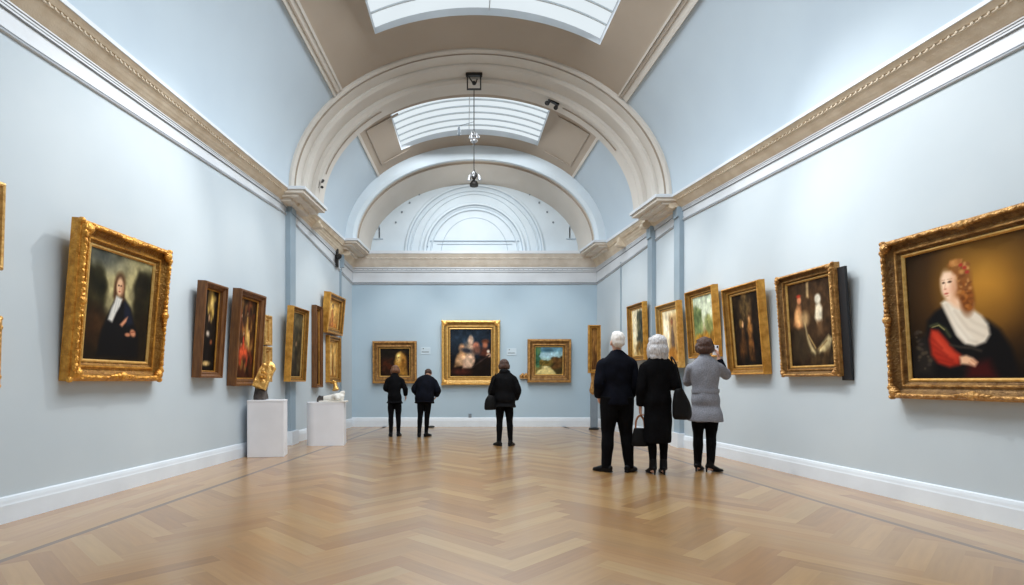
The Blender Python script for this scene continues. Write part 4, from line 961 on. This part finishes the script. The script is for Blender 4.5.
    hball(mb, (0, -.008, 1.665), (.078, .098, .098)); hball(mb, (0, .03, 1.60), (.06, .072, .072)); hball(mb, (0, .06, 1.562), (.034, .036, .03))
    mb.tube([Hd((0, .088, 1.655, .009)), Hd((0, .106, 1.625, .013)), Hd((0, .1, 1.61, .015))], 8, 2, ref=(1, 0, 0))
    hball(mb, (0, .085, 1.668), (.05, .016, .012)); hball(mb, (0, .086, 1.575), (.026, .014, .011))
    for sx in (-1, 1): hball(mb, (sx*.08, -.005, 1.625), (.012, .022, .034)); hball(mb, (sx*.042, .062, 1.612), (.022, .02, .02))
    fuse('body', mb, M['skin'], root, .0065*S, 4)
    for sx in (-1, 1):
        e = MB(); e.ball(Hd((sx*.032, .083, 1.642)), .011*S, 0, 10, 6); e.build('eye', M['eye'], root, smooth=True)
    e = MB(); e.ball(Hd((0, .101, 1.577)), (.02*S, .006*S, .007*S), 0, 10, 6, Rh); e.build('lips', M['lips'], root, smooth=True)
    # ---- hair
    hs = wear['hair']; hm = M[wear['hair_mat']]; mb = MB()
    if hs == 'short':
        hball(mb, (0, -.022, 1.682), (.086, .098, .096)); hball(mb, (0, -.06, 1.64), (.078, .06, .07)); hball(mb, (0, .02, 1.735), (.066, .07, .04))
    elif hs == 'bob':
        hball(mb, (0, -.02, 1.675), (.112, .112, .105)); hball(mb, (0, -.06, 1.58), (.125, .08, .11)); hball(mb, (0, -.06, 1.50), (.12, .06, .08))
        for sx in (-1, 1): hball(mb, (sx*.095, -.0, 1.57), (.038, .065, .12)); hball(mb, (sx*.05, .07, 1.725), (.05, .03, .03))
    elif hs == 'round':
        hball(mb, (0, -.025, 1.675), (.102, .105, .1)); hball(mb, (0, -.05, 1.61), (.108, .08, .075))
        for sx in (-1, 1): hball(mb, (sx*.085, -.005, 1.63), (.035, .06, .07)); hball(mb, (sx*.045, .07, 1.73), (.05, .03, .03))
    elif hs == 'thin':
        hball(mb, (0, -.045, 1.66), (.086, .07, .075)); 
        for sx in (-1, 1): hball(mb, (sx*.07, -.03, 1.64), (.02, .05, .05))
    fuse('hair', mb, hm, root, .0075*S, 3, tex=.008*S, texscale=.03*S)
    # ---- legs wear
    mb = MB(); pk = .8 if wear['hem'] < .82 else 1.0; lk = wear.get('leg_k', 1.08); la = wear.get('leg_add', .008)
    for key in 'LR': leg_tube(mb, key, lk, low=wear.get('leg_low', .05), add=la)
    mb.tube([tuple(v*S for v in p) for p in ((0,0,.80,.13*pk,.10*pk),(0,-.005,.9,.168*wk*pk,.125*wk*pk),(0,0,1.02,.15*wk*pk,.115*wk*pk))], 16, 3)
    fuse(wear.get('leg_name', 'trousers'), mb, M[wear.get('leg_mat', 'black')], root, .009*S, 4, tex=.006*S, texscale=.09)
    # ---- shoes
    for key, sx in (('L', -1), ('R', 1)):
        a = legs[key]['ank']; fr = legs[key]['rot']; f = Vector((math.sin(fr), math.cos(fr), 0)); c = Vector((a[0], a[1], 0))
        def q(o, z, rx, ry): v = (c+f*o+Vector((0,0,z)))*S; return (v.x, v.y, v.z, rx*S, ry*S)
        mb = MB(); heel = wear.get('heel', 0)
        if heel:
            mb.tube([q(-.055,.095,.03,.03), q(-.03,.085,.038,.035), q(.05,.05,.042,.035), q(.12,.026,.042,.022), q(.17,.02,.028,.014)], 12, 3, ref=(0,0,1))
            mb.tube([q(-.055,.09,.024,.024), q(-.06,.04,.014,.014), q(-.06,.0,.013,.013)], 8, 2); mb.tube([q(.02,.012,.03,.01), q(.12,.011,.042,.01), q(.17,.011,.03,.009)], 10, 2, ref=(0,0,1))
        else:
            mb.tube([q(-.075,.045,.03,.035), q(-.04,.05,.04,.045), q(.05,.045,.045,.042), q(.13,.032,.047,.028), q(.185,.024,.03,.018)], 12, 3, ref=(0,0,1))
            mb.tube([q(-.08,.012,.03,.012), q(.0,.012,.04,.012), q(.12,.012,.049,.012), q(.19,.012,.03,.011)], 12, 2, ref=(0,0,1))
        top = wear.get('shaft', .12)
        mb.tube([q(-.005,.06,.05,.055), q(-.005,top,.046,.05)], 12, 2)
        fuse('shoe', mb, M['leather'], root, .007*S, 3)
    # ---- coat or jacket: body and sleeves in one
    hem = wear['hem']; add = wear.get('coat_add', .022); fl = wear.get('flare', .02)
    mb = MB(); rows = []
    tz = [p for p in torso if p[2] > hem+.02 and p[2] < 1.49]
    if hem < .84:
        rows.append((0,-.005,hem, .165*wk+add+fl, .125*wk+add+fl)); 
        if hem < .7: rows.append((0,-.005,(hem+.86)/2, .165*wk+add+fl*.7, .122*wk+add+fl*.7))
    else: rows.append((0,0,hem,.155*wk+add, .115*wk+add))
    wst = wear.get('waist', 1.0)
    for p in tz:
        kx = wst if .98 < p[2] < 1.15 else 1.0; q_ = wear.get('puff', 0)
        rows.append((p[0], p[1], p[2], p[3]*kx+add+q_, p[4]*kx+add+q_))
    rows.append((0, -.005, 1.50, .082+add*.5, .074+add*.5)); rows.append((0, 0, wear.get('collar', 1.53), .068+add*.4, .068+add*.4))
    mb.tube([B_(p) for p in rows], 20, 4)
    for key in 'LR': arm_tube(mb, key, 1.08, wear.get('sleeve'+key, .96), add*.8+wear.get('puff', 0)*.5, wear.get('cuff', 1.0))
    if wear.get('hood'):
        mb.ball(B_((0,-.09,1.5)), (.12*S,.075*S,.07*S)); mb.ball(B_((0,-.02,1.5)), (.11*S,.09*S,.06*S))
    if wear.get('quilt'):
        for z in np.arange(hem+.06, 1.42, .09):
            f = lerp_tab([(r[2], r[3]) for r in rows], z); g = lerp_tab([(r[2], r[4]) for r in rows], z)
            mb.tube([B_((0,-.003,z-.035,f*.98,g*.98)), B_((0,-.003,z,f+.014,g+.014)), B_((0,-.003,z+.035,f*.98,g*.98))], 20, 3)
    fuse(wear['coat_name'], mb, M[wear['coat_mat']], root, .009*S, 5, tex=wear.get('fold', .012)*S, texscale=.11)
    return root, B_, Hd, legs, arms, S

# the three visitors close by
g = floorpt(617, 472)
R0 = person('old man in dark suit with white hair, standing with feet apart', g, 0.0, 1.86,
  dict(footL=(-.135, 0, -.75), footR=(.15, 0, .75), elbowL=(-.235,-.04,1.12), wristL=(-.2,.12,.95), elbowR=(.225,-.03,1.12), wristR=(.17,.1,.92), head_pitch=-.12),
  dict(hair='short', hair_mat='hwhite', hem=.86, coat_name='suit_jacket', coat_mat='navy', coat_add=.03, build=1.1, leg_mat='black', leg_k=1.2, leg_add=.012, collar=1.52, flare=.03))
g = floorpt(657.5, 474)
R1_ = person('woman with shoulder length silver hair in long black coat, bag on shoulder', g, 0.0, 1.80,
  dict(footL=(-.06, 0, -.1), footR=(.075, .0, .15), elbowL=(-.205,-.02,1.10), wristL=(-.205,.04,.86), elbowR=(.21,-.05,1.12), wristR=(.14,.16,1.2), handL=((0,0.05,-1),(1,0,0),.9,-1)),
  dict(hair='bob', hair_mat='hgrey', hem=.40, coat_name='coat', coat_mat='black', coat_add=.028, build=.98, flare=-.02, leg_name='tights', leg_mat='black', leg_k=.9, leg_add=.005, heel=1, shaft=.2, waist=1.05, collar=1.52))
g = floorpt(705.5, 471.5)
R2_ = person('brown haired woman in grey coat lifting a phone towards a picture', g, rad(-14), 1.79,
  dict(footL=(-.09, .03, .5), footR=(.06, -.02, 1.15), elbowR=(.30,.2,1.27), wristR=(.22,.24,1.50), handR=((-.15,.25,1),(-1,.2,0),.55,1), elbowL=(-.2,.12,1.18), wristL=(-.08,.3,1.26), sway=-.02),
  dict(hair='round', hair_mat='hbrown', hem=.66, coat_name='coat', coat_mat='tweed', coat_add=.03, build=.98, flare=.03, leg_name='leggings', leg_mat='black', leg_k=1.05, leg_add=.006, heel=1, shaft=.24, waist=1.02, sleeveR=.30, collar=1.51, fold=.01))
# belt of the grey coat and the dark forearm sleeve
root, B_, Hd, legs, arms, S = R2_
mb = MB(); mb.tube([B_((0,-.003,1.035,.172,.132)), B_((0,-.003,1.06,.174,.134)), B_((0,-.003,1.085,.173,.132))], 24, 2); mb.build('belt', M['tweed'], root, smooth=True)
sh, el, wr = [Vector(p) for p in arms['R']]; mb = MB()
mb.tube([B_(tuple(el+(wr-el)*.1)+(.042,)), B_(tuple(el*.5+wr*.5)+(.044,)), B_(tuple(el+(wr-el)*.93)+(.04,))], 12, 3); o = fuse('undersleeve', mb, M['navy'], root, .008, 3); o['label'] = 'dark sleeve under the grey coat'
# phone held up in her hand
tip = Vector(B_(tuple(wr+Vector((-.03,.05,.1))))); rw = Matrix.Rotation(rad(-14), 4, 'Z')
ph = empty('mobile_phone', rw @ tip + g, (rad(-14), rad(6), rad(-14))); tag(ph, 'pale mobile phone held up in the hand of the grey coat woman', 'phone')
mb = MB(); mb.box((-.036,-.006,-.06), (.036,.004,.085)); mb.build('phone_body', M['phone'], ph, bevel=.003)
mb = MB(); mb.box((-.033,.004,-.055), (.033,.006,.08)); mb.build('screen', M['eye'], ph)
mb = MB(); mb.box((.008,-.009,.045), (.028,-.006,.075)); mb.build('camera_bump', M['board'], ph)

# bags of the silver haired woman
root, B_, Hd, legs, arms, S = R1_; base = Vector(root.location)
bg = empty('shoulder_bag', base + Vector((.275, -.12, .0))); tag(bg, 'large black shoulder bag hanging at the side of the silver haired woman', 'bag')
mb = MB(); mb.tube([(.0,0,.72,.10,.055),(.0,0,.78,.125,.075),(-.015,0,.92,.115,.07),(-.035,0,1.08,.065,.045),(-.04,0,1.12,.045,.03)], 18, 4); fuse('bag_body', mb, M['leather'], bg, .009, 4, tex=.01, texscale=.12)
mb = MB(); mb.tube([(.03,.03,1.0,.011),(-.02,.055,1.2,.011),(-.1,.07,1.46,.011),(-.13,.02,1.53,.011),(-.11,-.08,1.44,.011),(-.04,-.06,1.2,.011),(-.0,-.03,1.0,.011)], 8, 3); mb.build('strap', M['leather'], bg, smooth=True)
hw = Vector(B_(arms['L'][2]))
hb = empty('handbag', base + Vector((hw.x-.005, hw.y, 0))); tag(hb, 'small black handbag with tan handle carried between the old couple', 'bag')
mb = MB(); mb.tube([(0,0,.36,.10,.05),(0,0,.40,.115,.06),(0,0,.52,.10,.05),(0,0,.60,.08,.035)], 18, 4); fuse('bag_body', mb, M['leather'], hb, .008, 4)
mb = MB(); mb.tube([(-.06,0,.58,.012),(-.05,0,.70,.013),(0,0,.765,.014),(.05,0,.70,.013),(.06,0,.58,.012)], 10, 4); mb.build('handle', M['tan'], hb, smooth=True)

# the three visitors at the end wall
g = floorpt(394.5, 436.5)
person('slim visitor in black coat and trousers facing the golden face picture', g, 0.04, 1.60,
  dict(bend=.5, head_pitch=.5, stance=.07, footL=(-.085,-.02,-.2), footR=(.09,.06,.2), elbowL=(-.215,.02,1.16), wristL=(-.14,.2,1.08), elbowR=(.25,.0,1.14), wristR=(.26,.1,.98)),
  dict(hair='round', hair_mat='hred', hem=.80, coat_name='coat', coat_mat='black', coat_add=.022, build=.98, leg_k=.98, leg_add=.006, collar=1.56))
g = floorpt(424.5, 437)
person('stooping bald visitor in bulky navy jacket, one foot forward', g, -.1, 1.58,
  dict(bend=.8, head_pitch=.75, footL=(-.12,-.05,-.2), footR=(.03,.08,.5), sway=.06, elbowL=(-.27,.06,1.16), wristL=(-.2,.2,1.02), elbowR=(.29,.05,1.14), wristR=(.25,.2,1.0)),
  dict(hair='thin', hair_mat='hbrown', hem=.82, coat_name='jacket', coat_mat='navy', coat_add=.045, build=1.12, puff=.02, leg_k=1.0, leg_add=.006, collar=1.52))
g = floorpt(504.5, 446)
R5_ = person('visitor in bulky black hooded coat standing before the end wall', g, 0.0, 1.63,
  dict(stance=.11, bend=.2, head_pitch=.3, footL=(-.11,0,-.5), footR=(.12,0,.45), elbowL=(-.25,.02,1.12), wristL=(-.24,.12,.95), elbowR=(.26,.0,1.12), wristR=(.22,.1,.93)),
  dict(hair='round', hair_mat='hbrown', hem=.78, coat_name='padded_coat', coat_mat='puffer', coat_add=.042, build=1.08, puff=.012, hood=1, leg_k=1.02, leg_add=.006, collar=1.55))
root = R5_[0]; base = Vector(root.location)
bg = empty('shoulder_bag', base + Vector((-.27, -.06, 0))); tag(bg, 'black shoulder bag on the side of the visitor in hooded coat', 'bag')
mb = MB(); mb.tube([(0,0,.68,.10,.05),(0,0,.73,.115,.06),(.01,0,.86,.105,.05),(.02,0,.95,.06,.03)], 16, 4); fuse('bag_body', mb, M['leather'], bg, .009, 3)
mb = MB(); mb.tube([(-.02,.02,.93,.01),(.03,.0,1.12,.01),(.1,-.02,1.36,.01)], 8, 3); mb.build('strap', M['leather'], bg, smooth=True)

# ------------------------------------------------------------------ light
def spot(loc, tgt, power, size=55, blend=.8, c=(1, .96, .9), rad_=.06):
    d = bpy.data.lights.new('gallery_spot', 'SPOT'); d.energy = power; d.spot_size = rad(size); d.spot_blend = blend; d.color = c; d.shadow_soft_size = rad_
    o = bpy.data.objects.new('gallery_spot', d); col.objects.link(o); o.location = loc
    o.rotation_euler = (Vector(tgt)-Vector(loc)).to_track_quat('-Z', 'Y').to_euler(); return o
def area(loc, tgt, power, sx, sy, c=(1, 1, 1)):
    d = bpy.data.lights.new('daylight', 'AREA'); d.energy = power; d.shape = 'RECTANGLE'; d.size = sx; d.size_y = sy; d.color = c
    o = bpy.data.objects.new('daylight', d); col.objects.link(o); o.location = loc
    o.rotation_euler = (Vector(tgt)-Vector(loc)).to_track_quat('-Z', 'Y').to_euler(); return o
SP = 230
area((0, 6.2, 7.02), (0, 6.2, 0), 600, 3.5, 6.2, (.91, .96, 1)); area((-.12, 12.47, 6.78), (-.12, 12.47, 0), 170, 3.0, 1.3, (.91, .96, 1))
spot((-1.3, 8.0, 6.2), (-4.2, 6.0, 2.2), SP*2.0, 55); spot((-1.0, 9.9, 6.0), (-3.9, 8.6, 2.1), SP, 45)
spot((-1.0, 12.6, 5.6), (-3.5, 12.0, 2.1), SP, 50)
spot((1.3, 7.4, 6.2), (4.2, 5.2, 2.0), SP*2.3, 62); spot((1.0, 9.0, 6.0), (3.9, 7.6, 2.3), SP*1.6, 55); spot((1.0, 10.9, 5.8), (3.7, 10.0, 2.1), SP*1.6, 50); spot((1.0, 12.8, 5.6), (3.4, 12.4, 2.2), SP, 50)
spot((0, 11.9, 5.6), (0, 15, 5.6), SP*.5, 75)  # added lamp without a fixture, brightens the tympanum
for x in (-2.0, 0, 2.0): spot((x*.7, 11.6, 5.8), (x, 15, 2.0), SP*1.2, 42)

wd = bpy.data.worlds.new('World'); scn.world = wd; wd.use_nodes = True
wd.node_tree.nodes['Background'].inputs['Color'].default_value = (.7, .82, 1, 1); wd.node_tree.nodes['Background'].inputs['Strength'].default_value = .4

# ------------------------------------------------------------------ camera
cd = bpy.data.cameras.new('camera'); cam = bpy.data.objects.new('camera', cd); col.objects.link(cam)
cam.location = (CAMX, 0, CH); cam.rotation_euler = (PI/2, 0, 0)
cd.sensor_width = 36; cd.lens = F/1024*36; cd.shift_x = (512-CX)/1024; cd.shift_y = (CY-292.5)/1024; cd.clip_start = .05
scn.camera = cam
scn.view_settings.view_transform = 'Standard'; scn.view_settings.look = 'None'; scn.view_settings.exposure = -0.2
scn.cycles.use_denoising = True; scn.cycles.max_bounces = 10; scn.cycles.diffuse_bounces = 6; scn.cycles.sample_clamp_indirect = 8
